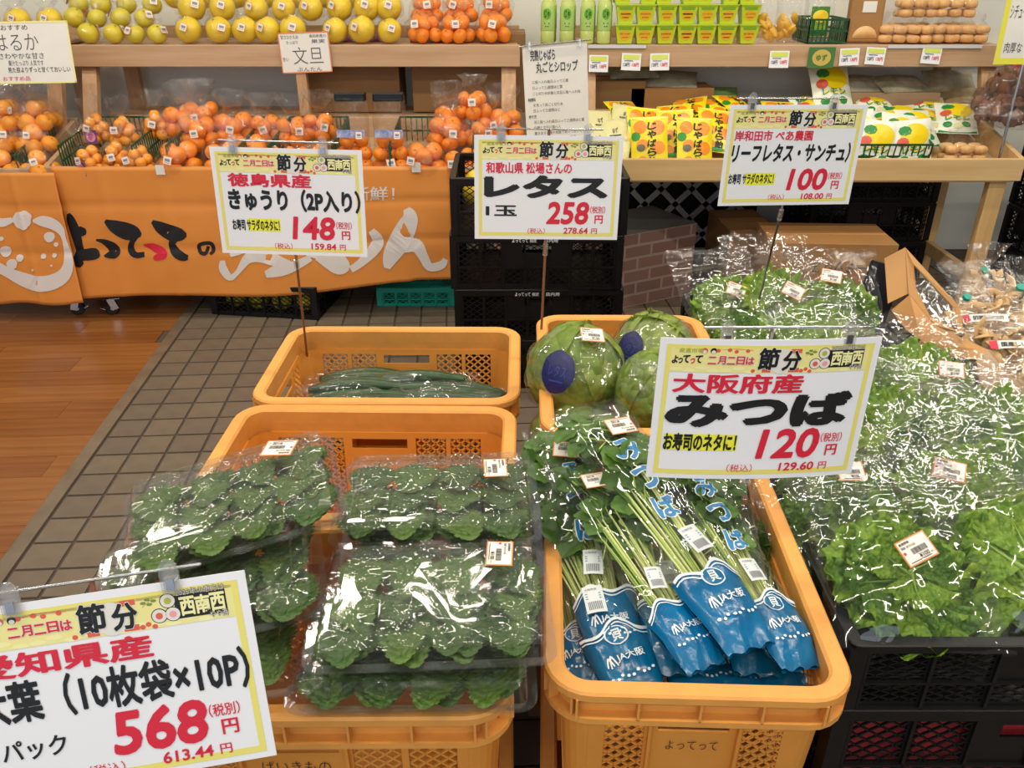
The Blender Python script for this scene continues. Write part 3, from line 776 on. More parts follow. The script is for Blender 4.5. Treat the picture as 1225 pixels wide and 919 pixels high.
# lower tray bags : (px, y, kind, n, label)
low = [
 (103, .07, 'k', 12, 'bag of small golden mandarins with a purple and pink tag'), (135, .10, 'k', 12, 'bag of small golden mandarins behind the left post, second along'),
 (163, .07, 'k', 12, 'bag of small golden mandarins against the basket side'), (150, .24, 'k', 12, 'bag of small golden mandarins at the back left of the tray'), (118, .26, 'k', 12, 'bag of small golden mandarins topped with a second purple tag'),
 (212, .09, 'd', 7, 'bag of large orange mandarins with a photo label, at the basket front'), (266, .09, 'd', 7, 'bag of large orange mandarins just above the upright sign clip'), (240, .22, 'd', 7, 'bag of large orange mandarins in the middle of the pile'),
 (284, .26, 'd', 7, 'bag of large orange mandarins at the back right of the pile'), (222, .34, 'd', 7, 'bag of large orange mandarins at the back left of the pile'),
 (334, .10, 'm', 7, 'bag of mandarins behind the cucumber sign\'s rod'), (372, .12, 'm', 8, 'bag of mandarins with a yellow leaf tag near the tall bags'), (352, .26, 'm', 7, 'bag of mandarins at the back beside the dark post'), (384, .30, 'm', 7, 'bag of mandarins tucked behind the first tall bag'),
 (509, .08, 'd', 7, 'bag of oranges right of the tall clear bags, front'), (552, .08, 'm', 8, 'bag of glossy mandarins above the black crate'), (535, .22, 'd', 7, 'bag of oranges in the second row by the right post'),
 (575, .25, 'm', 8, 'bag of mandarins stacked high by the right post'), (588, .12, 'm', 7, 'bag of mandarins at the tray\'s right corner'),
 (300, .16, 'd', 7, 'bag of large orange mandarins at the basket\'s right wall'), (190, .30, 'k', 12, 'bag of small golden mandarins at the back by the divider'), (248, .38, 'd', 7, 'bag of large orange mandarins peeking over the back of the pile'), (320, .28, 'm', 7, 'bag of mandarins at the back left of the dark post'), (605, .30, 'd', 7, 'bag of oranges behind the tray\'s right corner'), (540, .34, 'd', 7, 'bag of oranges at the very back by the brown carton')]
for i, (px, dy, k, n, lb) in enumerate(low):
    o = fruit_bag(lb, k, n, 40 + i, 'citrus bags on the lower tray', tall=.02)
    o.location = (at_y(px, 165, YF + dy).x, YF + dy, tray_z(YF + dy) + .012 + (.05 if dy > .2 else 0)); o.rotation_euler = (R(8), 0, rg.uniform(-.5, .5)); o.scale = (1.0 if k in 'dm' else .92,) * 3
    if k == 'k': o.location.z += .012
    if i in (0, 4):
        g = G(); Sx = flat(.06, .06); g.box((0, 0, 0), (.06, .001, .06)); put_disc(g, Sx, .5, .5, .4, .4, 1, .0012); put_rect(g, Sx, (.3, .35, .7, .39), 0, .0016); put_rect(g, Sx, (.35, .5, .65, .54), 0, .0016); put_rect(g, Sx, (.4, .65, .6, .69), 0, .0016)
        g.build('purple_tag', [mat('tag_purple', '#5a4a86', .5), mat('tag_pink', '#f08ab4', .5)], o, loc=(.01, -.068, .045), rot=(R(-15), 0, 0))
o = fruit_bag('bag of mandarins crowning the heap by the right post', 'm', 7, 77, 'citrus bags on the lower tray'); o.location = (at_y(567, 165, YF + .3).x, YF + .31, tray_z(YF + .3) + .15)
# left edge stand pile of oranges
k = 0
for row, (dy, dz, xs) in enumerate(((.05, .0, (-60, -5, 38)), (.16, .06, (-50, 0, 42)), (.30, .10, (-30, 22, 56)), (.22, .13, (14, 50)))):
    for px in xs:
        o = fruit_bag('bag of pale oranges in the left edge pile, %s of the %s row' % (ORD[xs.index(px)], ('front', 'second', 'rear', 'top')[row]), 'o', 5, 90 + k, 'orange bags at the left edge'); k += 1
        o.location = (at_y(px, 165, YF + dy).x, YF + dy, tray_z(YF + dy) + .01 + dz); o.rotation_euler = (0, 0, rg.uniform(-1, 1)); o.scale = (.85,) * 3
# tall bags with black header
for i, (px, lb) in enumerate(((422, 'tall clear bag of mandarins with black top, left of the pair'), (467, 'tall clear bag of mandarins with black top, right of the pair'))):
    root = thing('tall_fruit_bag', lb, 'fruit bag'); rg2 = random.Random(i)
    for lv in range(3):
        for j in range(2 + (lv < 2)):
            link('mandarin', FM['m'], root, ((j - 1 + (lv == 2) * .5) * .047 + rg2.uniform(-.006, .006), rg2.uniform(-.02, .02), .03 + lv * .05), (rg2.uniform(-1, 1), rg2.uniform(-1, 1), 0), (.95,) * 3)
    g = G()
    def fn(u, v, i=i):
        a = 2 * math.pi * u; q = 1 - .55 * max(0, v - .45); return crinkle(Vector((.072 * math.cos(a) * (1 - .05 * v), .062 * math.sin(a) * q, .002 + v * .30)), .006, 20, i * 5)
    g.grid(fn, 30, 20, cu=True); f = g.build('film', M['film_fruit'], root, True)
    g = G(); g.box((0, -.05, .165), (.115, .001, .03)); g.build('blue_label', mat('label_blue', '#5b7fc4', .5, '#c9c4dc', 60), root)
    g = G(); g.box((0, 0, .305), (.125, .05, .035)); bevel(g.build('black_header', M['black'], root), .006)
    stick_on(root, (.035, -.064, .16), (0, -1, .1), 0, w_=.026, h_=.03, price='', kind='t'); stick_on(root, (.005, -.068, .05), (0, -1, .1), .2, w_=.036, h_=.034, price='', kind='t')
    root.location = (at_y(px, 165, YF + .1).x, YF + .10, tray_z(YF + .1) + .012); root.rotation_euler = (R(-4), 0, 0)

# things behind the posts under the upper shelf
def carton(label, W, D, H, loc, rz=0, mt='carton', text=None, name='carton'):
    root = thing(name, label, 'box', loc, (0, 0, rz))
    g = G(); g.box((0, 0, H / 2), (W, D, H)); bevel(g.build('carton_body', M[mt], root), .003)
    g = G(); g.box((0, 0, H + .0006), (W * .98, .045, .0008)); g.build('tape', M['carton_l'], root)
    if text:
        g = G(); S = flat(W, H)
        for s_, b_, bo in text: put_text(g, lambda u, v, t: S(u, v, 0) + Vector((0, -D / 2 - .0015, H / 2)), s_, b_, 0, bo)
        g.build('printing', M['grey_ink'], root)
    return root
carton('brown carton behind the mandarins at the left of the dark post gap', .42, .25, .30, (at_y(430, 130, 4.15).x, 4.18, .78), mt='carton_d', name='fruit_carton')
carton('large brown carton behind the mandarin heap beside the right post', .52, .25, .34, (at_y(560, 130, 4.15).x + .01, 4.18, .78), mt='carton_d', text=[('みかん', (.35, .3, .5, .4), .02)])
g = G(); 
for i in range(3): g.box((0, 0, .012 + i * .02), (.30 - i * .03, .16, .018), (0, 0, R(4 * i - 4)))
o = g.build('folded_cloth', mat('magenta_cloth', '#a13a68', .7, '#8c2f5a', 10), None, loc=(at_y(345, 100, 4.1).x + .3, 4.17, 1.081 - .0)); bpy.data.objects.remove(o)
for i in range(2):
    g = G(); g.box((0, 0, .012), (.36, .18, .024)); o = bevel(g.build('pink_packet', mat('magenta_pack', '#a5406c', .5, '#7c2f52', 12), None, loc=(at_y(450 + 110 * i, 100, 4.15).x - .08, 4.17, (1.0815 if False else 1.081 + 0) if False else (1.083 if False else 1.0805) - 0), rot=(0, 0, R(3))), .006)
    o.location.z = (1.0815 + 0) if False else (.78 + (.3016 if i == 0 else .3416) - 0); o.location.x = (at_y(430, 130, 4.15).x, at_y(560, 130, 4.15).x)[i]
    if i == 1: bpy.data.objects.remove(o); continue
    o.location.z = 1.082; tag(o, 'flat magenta packet on the carton under the upper shelf', 'packet')
for st_ in (SL, SA, SR):
    pass
board('rear_shelf', (0, .66, .765), (XL1 - XL0 - .2, .30, .018), 'wood', SL)
board('rear_shelf', (0, .66, .765), (XR1 - XR0 - .2, .30, .018), 'wood', SR)

# handwritten boards
def hand_board(name, label, cat, W, H, loc, rot, lines, frame=None, mt='paper_w', mats=None):
    root = thing(name, label, cat, loc, rot); S = flat(W, H)
    g = G(); g.box((0, .001, 0), (W, .002, H)); g.build('card', M[mt], root)
    g = G()
    for s_, b_, mi, bo in lines: put_text(g, S, s_, b_, mi, bo, t=.0012)
    g.build('handwriting', mats or [M['grey_ink'], M['red']], root)
    if frame:
        g = G()
        for a, b, c, d in ((0, 0, 1, .03), (0, .97, 1, 1), (0, 0, .02, 1), (.98, 0, 1, 1)): put_rect(g, S, (a, b, c, d), 0, .0008)
        g.build('border', M[frame], root)
    return root
c = at_y(36, 63, 3.62)
hand_board('handwritten_board', 'white handwritten board with pale frame over the left edge fruit', 'sign', .34, .235, c, (R(-10), R(-1), 0),
  [('完熟おすすめ', (.03, .05, .52, .14), 0, 0), ('はるか', (.1, .2, .62, .46), 0, -.012), ('さわやかな甘さ', (.12, .50, .66, .60), 0, 0), ('果汁たっぷり 人気です', (.22, .62, .64, .71), 0, 0), ('見た目よりずっと甘くておいしい', (.2, .73, .95, .82), 0, .01), ('おすすめ品', (.12, .88, .45, .95), 1, 0)], 'band')
c = at_y(365, 63, YU - .03)
hand_board('handwritten_card', 'small white card handwritten 文旦 clipped to the shelf front', 'sign', .22, .165, c, (R(-3), R(-2), 0),
  [('甘さひかえめ', (.05, .06, .4, .16), 0, 0), ('さっぱり', (.15, .2, .38, .28), 0, 0), ('高知県産の', (.62, .06, .95, .14), 0, 0), ('果実', (.65, .18, .92, .28), 0, 0), ('文旦', (.25, .36, .85, .78), 0, -.012), ('ぶんたん', (.3, .86, .8, .96), 0, 0), ('甘い', (.04, .6, .16, .7), 0, 0)], 'sticker_o')
c = at_y(666, 125, YF - .25)
lines = [('完熟じゃばら', (.12, .04, .5, .13), 0, .02), ('丸ごとシロップ', (.2, .14, .85, .23), 0, .02)]
r_ = random.Random(4); txt = 'じゃばらを洗って皮ごと切り氷砂糖と交互に瓶へ入れ毎日ふって三週間ほど置きますお湯や炭酸で割っておいしくいただけます種を取るとさらに良いです'
ys = .29
for i in range(14):
    if i in (3, 6): lines.append((('材料', '作り方')[i == 6], (.05, ys, .17, ys + .03), 0, .02))
    else:
        L_ = r_.randint(9, 17); a = r_.randint(0, 40); lines.append((txt[a:a + L_], (.13, ys, .13 + L_ * .047, ys + .027), 0, 0))
    ys += .048
o = hand_board('handwritten_sheet', 'tall white recipe sheet handwritten in Japanese between the two stands', 'sign', .232, .415, c, (R(-4), R(-3.5), 0), lines)
g = G(); g.tube([(-.13, -.006, .205), (.13, -.006, .213)], .003, 6); g.tube([(.0, .006, -.2), (0, .01, -.5)], .004, 6); g.build('rod', M['metal'], o)
for s in (-1, 1):
    g = G(); g.box((s * .09, -.004, .205), (.014, .014, .03)); bevel(g.build('clip', M['clearpl'], o), .003)
# ============================================================ right stand goods
def trayR(y): return tray_z(y, .605)
# bottles
def bottle():
    root = thing('drink_bottle', 'x', 'bottle', group='citrus drink bottles on the right upper shelf')
    pr = [(0, 0), (.027, .0), (.031, .006), (.031, .05), (.029, .06), (.031, .07), (.031, .14), (.028, .165), (.014, .195), (.0125, .205), (.0125, .215)]
    def lathe(pr, n=20):
        g = G(); g.grid(lambda u, v: (lambda q: (q[0] * math.cos(2 * math.pi * u), q[0] * math.sin(2 * math.pi * u), q[1]))(pr[round(v * (len(pr) - 1))]), n, len(pr) - 1, cu=True); return g
    lathe(pr).build('bottle_body', mat('bottle_liquid', '#c8d67a', .12, spec=.6), root, True)
    lathe([(.0315, .055), (.0318, .056), (.0318, .15), (.0315, .151)]).build('bottle_label', mat('bottle_label', '#a9cc6a', .35, '#b9d47e', 30), root, True)
    g = G(); S = lambda u, v, t=0: Vector((.0325 * math.sin((u - .5) * 1.7), -.0325 * math.cos((u - .5) * 1.7), .15 - v * .095))
    put_disc(g, S, .5, .3, .34, .24, 0); put_text(g, lambda u, v, t: S(u, v) * 1.01, 'じゃ', (.3, .14, .7, .46), 1, .03)
    put_rect(g, S, (.3, .66, .7, .72), 1); put_rect(g, S, (.36, .8, .64, .84), 1)
    g.build('label_emblem', [mat('lime_print', '#6fae2c', .4), mat('dark_green_ink', '#20402a', .4)], root)
    lathe([(.0145, .205), (.0145, .232), (.0135, .234), (0, .234)]).build('cap', mat('cap_white', '#f0f0ea', .4), root, True)
    return root
bt = bottle()
for i, px in enumerate((655, 678, 702, 722)):
    for r_ in range(2):
        o = bt if (i == 0 and r_ == 0) else copy_tree(bt)
        o.location = (at_y(px, 40, YU + .06).x + r_ * .012, YU + .06 + r_ * .085, ZU - .001); o.rotation_euler = (0, 0, R(6 * (i - 1.5)))
        o['label'] = 'pale green bottled citrus drink, %s from the left in the %s row' % (ORD[i], ('front', 'back')[r_])
# jelly cups (tapered square cups)
g = G(); h = .075
def cup_mesh():
    g = G(); b, t = .030, .043
    g.add([(-b, -b, 0), (b, -b, 0), (-b, b, 0), (b, b, 0), (-t, -t, h), (t, -t, h), (-t, t, h), (t, t, h)], BOXF, 0)
    g.box((0, 0, h + .002), (.092, .092, .004), None, 1)
    S = lambda u, v, t_=0: Vector(((u - .5) * 2 * (b + (t - b) * (1 - v)), -(b + (t - b) * (1 - v)) - .0006, h * (1 - v)))
    put_disc(g, S, .5, .55, .34, .28, 2); put_rect(g, S, (.15, .08, .85, .24), 3); put_rect(g, S, (.2, .42, .8, .5), 4); put_rect(g, S, (.3, .62, .7, .68), 4)
    return g.mesh('jelly_cup', [mat('cup_green', '#c2d331', .3), mat('cup_lid', '#b7cf3a', .25), mat('cup_orange', '#ecac2c', .35), mat('cup_band', '#7fae2e', .35), mat('cup_ink', '#7a6a20', .4)])
cm = cup_mesh(); ncup = 0
for lv in range(3):
    for i in range(7):
        for dpt in range(1 if lv < 2 else 2):
            if lv == 2 and dpt and i % 2: continue
            px = (747, 770, 795, 819, 843, 867, 893)[i] + (lv == 2) * (3 if i % 2 else -4)
            o = link('jelly_cup', cm, None, (at_y(px, 40, YU + .07).x, YU + .07 + lv * .012 + dpt * .094, ZU + lv * .0795), (0, 0, R((i * 37 % 7) - 3)))
            tag(o, 'green and orange jelly cup, %s from the left in the %s layer%s' % (ORD[i], ('bottom', 'middle', 'top')[lv], ', one deep' if dpt else ''), 'jelly cup', 'jelly cups stacked on the right upper shelf'); ncup += 1
# pouch: pillow bag with print
def pouch_mesh(name, W, H, T, mats, prints, seed, nu=12, nv=14, film_=None):
    """standing pouch, base at z=0, front faces -Y; prints is a function(g,S)"""
    g = G()
    def hgt(u, v): return T * (max(0, math.sin(math.pi * u)) ** .55) * (max(0, math.sin(math.pi * min(max(v, 0), 1))) ** .5)
    def fn(sg):
        def f(u, v):
            n = noise.noise(Vector((u * 3 + seed, v * 3, sg))) * .18 + noise.noise(Vector((u * 9 + seed, v * 9, sg))) * .06
            return Vector(((u - .5) * W * (1 - .04 * math.sin(math.pi * v)), sg * hgt(u, v) * (.5 + n), v * H))
        return f
    F, B = fn(-1), fn(1); g.grid(F, nu, nv); g.grid(lambda u, v: B(1 - u, v), nu, nv)
    S = lambda u, v, t=0: F(min(max(u, 0), 1), min(max(1 - v, 0), 1)) + Vector((0, -t - .0012, 0))
    if prints: prints(g, S)
    return g.mesh(name, mats, True)
def pr_candy(g, S):
    for u, v, r in ((.25, .2, .2), (.72, .22, .22), (.3, .55, .18), (.75, .6, .2), (.3, .85, .16)): put_disc(g, S, u, v, r * .9, r * .62, 1, .0004, 14)
    put_disc(g, S, .12, .38, .13, .09, 2, .0008, 8); put_disc(g, S, .45, .95, .3, .04, 2, .0008, 8)
    for i, ch in enumerate('じゃばら飴'): put_text(g, S, ch, (.44, .12 + i * .165, .68, .26 + i * .165), 3, .03, .1, t=.0014)
    put_disc(g, S, .26, .6, .12, .07, 4, .001, 12); put_rect(g, S, (.05, .02, .95, .05), 5, .001)
cmats = [mat('candy_yellow', '#f0dc1c', .28), mat('candy_orange', '#f0901c', .28), mat('candy_green', '#2c8f2e', .3), M['black_ink'], mat('candy_grey', '#6a6a52', .4), mat('candy_pale', '#f4e86a', .3)]
cd = pouch_mesh('candy_pouch', .155, .215, .035, cmats, pr_candy, 2)
cand = [(781, 152, .06), (836, 156, .055), (775, 120, .14), (812, 148, .12), (860, 140, .15), (800, 108, .22), (840, 118, .24), (880, 130, .22), (765, 100, .30), (822, 98, .34), (868, 100, .33), (905, 120, .12), (935, 120, .1), (920, 110, .2), (960, 115, .2), (945, 110, .3), (900, 100, .36)]
for i, (px, py, dy) in enumerate(cand):
    y = YF + dy; tilt = (-22, -25, -40, -35, -45, -60, -64, -60, -68, -72, -70, -40, -36, -55, -58, -66, -70)[i]; x = at_y(px, 150, y).x
    z = trayR(y) + .012 + (0, 0, .03, .02, .03, .06, .06, .05, .07, .08, .07, .03, .02, .05, .05, .06, .08)[i]
    o = link('candy_pouch', cd, None, (x, y, z), (R(tilt), R((-3, 2, 6, -4, 8, -8, 5, 10, 4, -12, 6, 4, -5, 7, -9, 3, 5)[i]), R((-4, 5, 8, -6, 3, -20, 14, 8, 25, -16, 6, 9, -8, 15, -12, 5, 30)[i])))
    tag(o, 'yellow and orange candy pouch, %s' % ('upright at the left front of the tray', 'upright in front beside the leaf lettuce sign', 'leaning just behind the leftmost one', 'leaning between the two front ones', 'leaning behind the leaf lettuce sign clip', 'lying second deep on the left of the heap', 'lying second deep in the middle', 'lying second deep on the right', 'lying at the back left of the heap', 'lying at the back middle of the heap', 'lying at the back right of the heap', 'behind the leaf lettuce sign, left half', 'behind the leaf lettuce sign, middle', 'behind the sign in the second layer', 'behind the sign near the lemon pouches', 'deep behind the sign', 'deepest in the heap by the rear board')[i], 'sweets pouch', 'citrus candy pouches in the right tray')
def pr_cream(g, S):
    put_rect(g, S, (.08, .3, .92, .75), 1, .0005); put_text(g, S, 'ゆず', (.42, .4, .6, .62), 2, .01, t=.001); put_rect(g, S, (.3, .66, .7, .69), 2, .001)
cr = pouch_mesh('cream_pouch', .13, .14, .04, [mat('cream_pack', '#dfd9a0', .3), mat('cream_pack2', '#e8de86', .3), M['grey_ink']], pr_cream, 4)
for i, (px, dy, dz) in enumerate(((722, .06, 0), (734, .05, .0), (716, .13, .03), (738, .16, .05), (720, .22, .07), (745, .27, .08))):
    y = YF + dy; o = link('cream_pouch', cr, None, (at_y(px, 160, y).x, y, trayR(y) + .01 + dz), (R(-35 - i * 4), R((-4, 5, 6, -6, 3, 8)[i]), R((5, -8, 9, -3, 12, -9)[i])))
    tag(o, 'cream coloured sweets packet beside the recipe sheet, %s in depth' % ORD[i], 'sweets pouch', 'cream packets at the right tray\'s left end')
def pr_lemon(g, S):
    put_disc(g, S, .55, .32, .36, .24, 1, .0006, 16); put_disc(g, S, .3, .22, .16, .1, 2, .0012, 8); put_disc(g, S, .22, .45, .14, .1, 3, .0012, 10)
    for u, v in ((.3, .62), (.42, .6), (.55, .63), (.66, .6), (.78, .62)): put_disc(g, S, u, v, .05, .035, 1, .001, 6)
    for u, v in ((.25, .8), (.5, .84), (.7, .79)): put_disc(g, S, u, v, .12, .08, (4, 2, 3)[int(u * 7) % 3], .001, 8)
    put_text(g, S, 'レモン', (.2, .55, .8, .68), 2, .02, t=.0016); put_rect(g, S, (.04, .94, .96, .99), 2, .001)
lmats = [mat('lemon_white', '#e8ead8', .28), mat('lemon_yellow', '#f3d40c', .3), mat('lemon_green', '#1f8a3a', .3), mat('lemon_red', '#d85a44', .35), mat('lemon_cream', '#d9d3a0', .35)]
lm = pouch_mesh('lemon_pouch', .17, .20, .045, lmats, pr_lemon, 7)
for i, (px, dy, dz, tl) in enumerate(((1100, .06, 0, -18), (1050, .06, 0, -20), (1080, .11, .01, -26), (1030, .13, .02, -30), (1110, .2, .03, -50), (1070, .22, .04, -58), (1035, .24, .04, -60), (1120, .3, .05, -70), (1080, .33, .05, -70), (1040, .36, .06, -75), (1000, .33, .05, -70), (960, .35, .05, -72), (930, .3, .05, -68), (1010, .08, 0, -20), (975, .08, 0, -22))):
    y = YF + dy; o = link('lemon_pouch', lm, None, (at_y(px, 160, y).x, y, trayR(y) + .012 + dz), (R(tl), R((-4, 5, 8, -6, 3)[i % 5]), R((5, -8, 9, -3, 12, -9, 4)[i % 7])))
    tag(o, 'white sweets pouch printed with yellow lemons, %s deep, %s along' % (ORD[int(dy / .07)], ORD[int((px - 920) / 14)]), 'sweets pouch', 'lemon pouches in the right tray')
# bread and other bags on the upper shelf
def bread_bag(label, n, seed, grp):
    root = thing('bread_bag', label, 'bread', group=grp); rg = random.Random(seed); r_ = .034
    k = 0
    for lv in range(2 if n > 4 else 1):
        for i in range(min(n, 3)):
            for j in range(2):
                g = G(); sx = rg.uniform(.9, 1.1)
                def fn(u, v):
                    a = 2 * math.pi * u; b_ = math.pi * v; s = lambda q: math.copysign(abs(q) ** .7, q)
                    return (.036 * sx * s(math.sin(b_)) * s(math.cos(a)), .03 * s(math.sin(b_)) * s(math.sin(a)), .022 * s(math.cos(b_)))
                if k == 0: g.grid(fn, 12, 8, cu=True); me = g.mesh('bread_roll', BREAD, True)
                link('bread_roll', me, root, ((i - 1) * .073, (j - .5) * .062, .024 + lv * .046), (rg.uniform(-.1, .1), rg.uniform(-.1, .1), rg.uniform(-.2, .2))); k += 1
    f = sack('film', .118, .085 + .03 * (n > 4), .3, .04, seed, 'film_fruit', ry=.07); f.parent = root; return root
BREAD = mat('bread_crust', '#e8bd82', .45, '#d9a262', 18)
rgb = random.Random(8)
for i, (px, lv, dd) in enumerate(((1074, 0, 0), (1118, 0, 0), (1155, 0, .01), (1090, 1, .05), (1135, 1, .05), (1085, 0, .15), (1140, 0, .16), (1110, 2, .12))):
    o = bread_bag('film bag of small golden bread rolls, %s from the left %s' % (ORD[(0, 1, 2, 0, 1, 0, 1, 0)[i]], ('at the front', 'at the front', 'at the front', 'on the second layer', 'on the second layer', 'behind', 'behind', 'on top')[i]), 5, i, 'bread bags on the right upper shelf')
    o.location = (at_y(px, 40, YU + .09 + dd).x, YU + .09 + dd, ZU + lv * .10); o.rotation_euler = (0, 0, rgb.uniform(-.2, .2)); o.scale = (.8,) * 3
for i, (px, sd) in enumerate(((920, 1), (945, 2))):
    root = thing('dried_fruit_bag', 'clear stand-up bag of yellow candied peel, %s one beside the jelly cups' % ('left' if i == 0 else 'right'), 'snack bag', group='candied peel bags')
    rr_ = random.Random(i); g = G(); g.grid(lambda u, v: (.012 * math.sin(math.pi * v) * math.cos(2 * math.pi * u), .018 * math.sin(math.pi * v) * math.sin(2 * math.pi * u), .03 * math.cos(math.pi * v)), 8, 6, cu=True); me = g.mesh('candied_peel', mat('peel', '#eab536', .4), True)
    for k in range(9): link('candied_peel', me, root, (rr_.uniform(-.03, .03), rr_.uniform(-.012, .012), .03 + k * .009), (rr_.uniform(-1, 1), rr_.uniform(-1, 1), rr_.uniform(0, 3)))
    link('film', pouch_mesh('film', .115, .19, .05, [M['film_fruit']], None, sd), root)
    root.location = (at_y(px, 40, YU + .05).x, YU + .07 + .03 * i, ZU); root.rotation_euler = (R(-5), 0, R(5 - 10 * i))
o = green_basket('green slatted basket on the right upper shelf holding a lemon jar bag', .17, .22, .10, 9, name='shelf_basket'); o.location = (at_y(983, 40, YU + .14).x, YU + .17, ZU)
def pr_badge(g, S): put_rect(g, S, (.2, .3, .8, .9), 1, .0006); put_disc(g, S, .5, .5, .26, .13, 2, .001); put_rect(g, S, (.3, .6, .7, .8), 3, .001)
o = link('gift_pouch', pouch_mesh('gift_pouch', .14, .20, .05, [M['film_fruit'], mat('gift_green', '#4c8a2c', .4), mat('gift_yellow', '#f1cf2a', .4), mat('gift_lime', '#9cc83a', .4)], pr_badge, 3), None, (at_y(984, 40, YU + .03).x, YU + .10, ZU + .006), (R(-6), 0, 0)); tag(o, 'clear pouch with green and yellow label inside the shelf basket', 'snack bag')
root = thing('paper_cake_bag', 'brown paper cake bag with a white band beside the green basket', 'snack bag', (at_y(1033, 40, YU + .09).x, YU + .10, ZU), (R(-4), 0, 0))
g = G(); g.box((0, 0, .095), (.15, .05, .19)); bevel(g.build('bag_body', M['carton'], root), .012, 3)
g = G(); g.box((.005, -.027, .145), (.06, .002, .045)); g.build('white_band', M['paper_w'], root)
g = G(); g.grid(lambda u, v: (.055 * math.cos(math.pi * u), -.027 - .012 * math.sin(math.pi * v) * math.sin(math.pi * u), .018 + .05 * math.sin(math.pi * u) * v), 12, 6); g.build('cake_window', BREAD, root, True)
# price rail and shelf tags
root = thing('price_rail', 'clear strip rail with small price tags along the right upper shelf', 'price rail', (0, YU - .014, 0))
for xa_, xb_ in ((703, 772), (1060, 1172)):
    A, B = at_y(xa_, 66, YU - .014), at_y(xb_, 66, YU - .014)
    g = G(); g.box(((A.x + B.x) / 2, -.002, ZU - .006), (B.x - A.x, .008, .014)); g.build('rail', mat('rail_plastic', '#d5d6d8', .2), root)
tg = G(); S = flat(.085, .07); tg.box((0, .001, 0), (.085, .002, .07)); put_rect(tg, S, (.08, .08, .92, .35), 1, .0014); put_text(tg, S, '128円', (.10, .55, .42, .78), 2, .02, t=.0014); put_text(tg, S, '138円', (.55, .55, .9, .78), 3, .02, t=.0014); put_rect(tg, S, (.15, .42, .6, .46), 2, .0014)
tm_ = tg.mesh('shelf_tag', [M['paper'], mat('tag_lime', '#d6e060', .5), M['grey_ink'], M['red']])
for i, (px, py) in enumerate(((716, 76), (755, 74), (789, 74), (932, 71), (1016, 68), (1047, 67), (1114, 66))):
    c = at_y(px, py, YU - .02); link('shelf_tag', tm_, root, (c.x, -.008, c.z), (R(-8), R((1, 2, -1, 0, -2, 3, 4)[i]), 0))
c = at_y(983, 66, YU - .02); g = G(); S = flat(.115, .085); g.box((0, .001, 0), (.115, .002, .085)); put_disc(g, S, .5, .5, .36, .4, 1, .0012); put_text(g, S, 'ゆず', (.3, .35, .7, .65), 0, .03, t=.002); g.build('round_label_tag', [mat('tag_green', '#4a7c44', .5), mat('tag_straw', '#cdb65c', .5)], root, loc=(c.x, -.008, c.z - .01))
# film-covered trays under the right upper shelf
for i, (px, lb, W_, H_, mt_) in enumerate(((735, 'short open brown carton behind the cream packets', .26, .15, 'carton_d'), (800, 'long brown carton under film behind the candy heap', .38, .12, 'carton'), (1060, 'grey-brown carton behind the lemon pouches', .42, .10, 'carton_g'))):
    y = 4.10; carton(lb, W_, .2, H_, (at_y(px, 110, y).x, y, .775), mt=mt_, name='goods_carton')
for i, (px, dz, lb) in enumerate(((800, .12, 'film sheet bag lying on the long brown carton'), (870, .0, 'green and clear film bag behind the candy heap'), (1030, .1, 'clear film bag on the grey-brown carton, left'), (1090, .1, 'clear film bag on the grey-brown carton, right'))):
    me = pouch_mesh('film_packet', .26, .16, .05, [mat('packet_pale' + str(i), ('#a9aa98', '#5f8a4a', '#b9b3a0', '#c3b79c')[i], .25, '#8f927c', 20)], None, 20 + i)
    o = link('film_packet', me, None, (at_y(px, 100, 4.02).x, 4.02, .776 + dz), (R(-72), 0, R(8 * i - 10))); tag(o, lb, 'packet')
o = green_basket('green slatted basket around the rightmost lemon pouches', .30, .24, .11, 12); o.location = (at_y(1060, 160, YF + .17).x, YF + .19, trayR(YF + .19) + .008); o.rotation_euler = (R(13), 0, 0)
o = bread_bag('bag of orange-glazed bread rolls at the tray\'s right corner', 5, 40, None); o.location = (at_y(1158, 160, YF + .12).x, YF + .13, trayR(YF + .13) + .012); o.scale = (.8,) * 3

# ------------------------------------------------------------ black crate stack in the middle, with citrus inside
XS = at_y(642, 300, 2.9).x
bs = black_crate(.60, .40, .195, name='stacked_crate', cells=7)
zs = 0
for lv in range(4):
    o = bs if lv == 0 else copy_tree(bs); o.location = (XS + (0, .004, -.003, .002)[lv], 2.96, .002 + lv * .1955); o.rotation_euler = (0, 0, R((0, .5, -.4, .3)[lv]))
    o['label'] = ('bottom', 'second lowest', 'second highest', 'top')[lv] + ' black crate of the stack behind the round lettuce sign'
    if lv in (1, 2):
        g = G(); S = flat(.6, .195)
        put_text(g, S, 'よってって', (.36, .05, .45, .12), 0, .02, t=0); put_text(g, S, '指定', (.46, .05, .50, .12), 0, .01, t=0); put_text(g, S, '店内用', (.54, .05, .62, .12), 0, .01, t=0)
        g.build('white_lettering', M['white_print'], o, loc=(0, -.2015, .0975))
for k in range(9):
    root = thing('netted_citrus', 'yellow citrus in the top black crate behind the round lettuce sign', 'fruit', (XS + (k % 5 - 2) * .105, 2.90 + (k // 5) * .12, .647), group='citrus in the top black crate')
    link('citrus', FM['p'], root, (0, 0, .056), (k, k * 2, 0), (.9,) * 3)
root = thing('brown_goods_bag', 'brown filled bag showing at the back of the top black crate', 'bag', (XS + .1, 3.07, .65)); g = G()
g.grid(lambda u, v: crinkle((.12 * math.sin(math.pi * v) * math.cos(2 * math.pi * u), .05 * math.sin(math.pi * v) * math.sin(2 * math.pi * u), .06 + .06 * math.cos(math.pi * v)), .01, 12, 3), 16, 10, cu=True); g.build('bag_body', M['carton_d'], root, True)
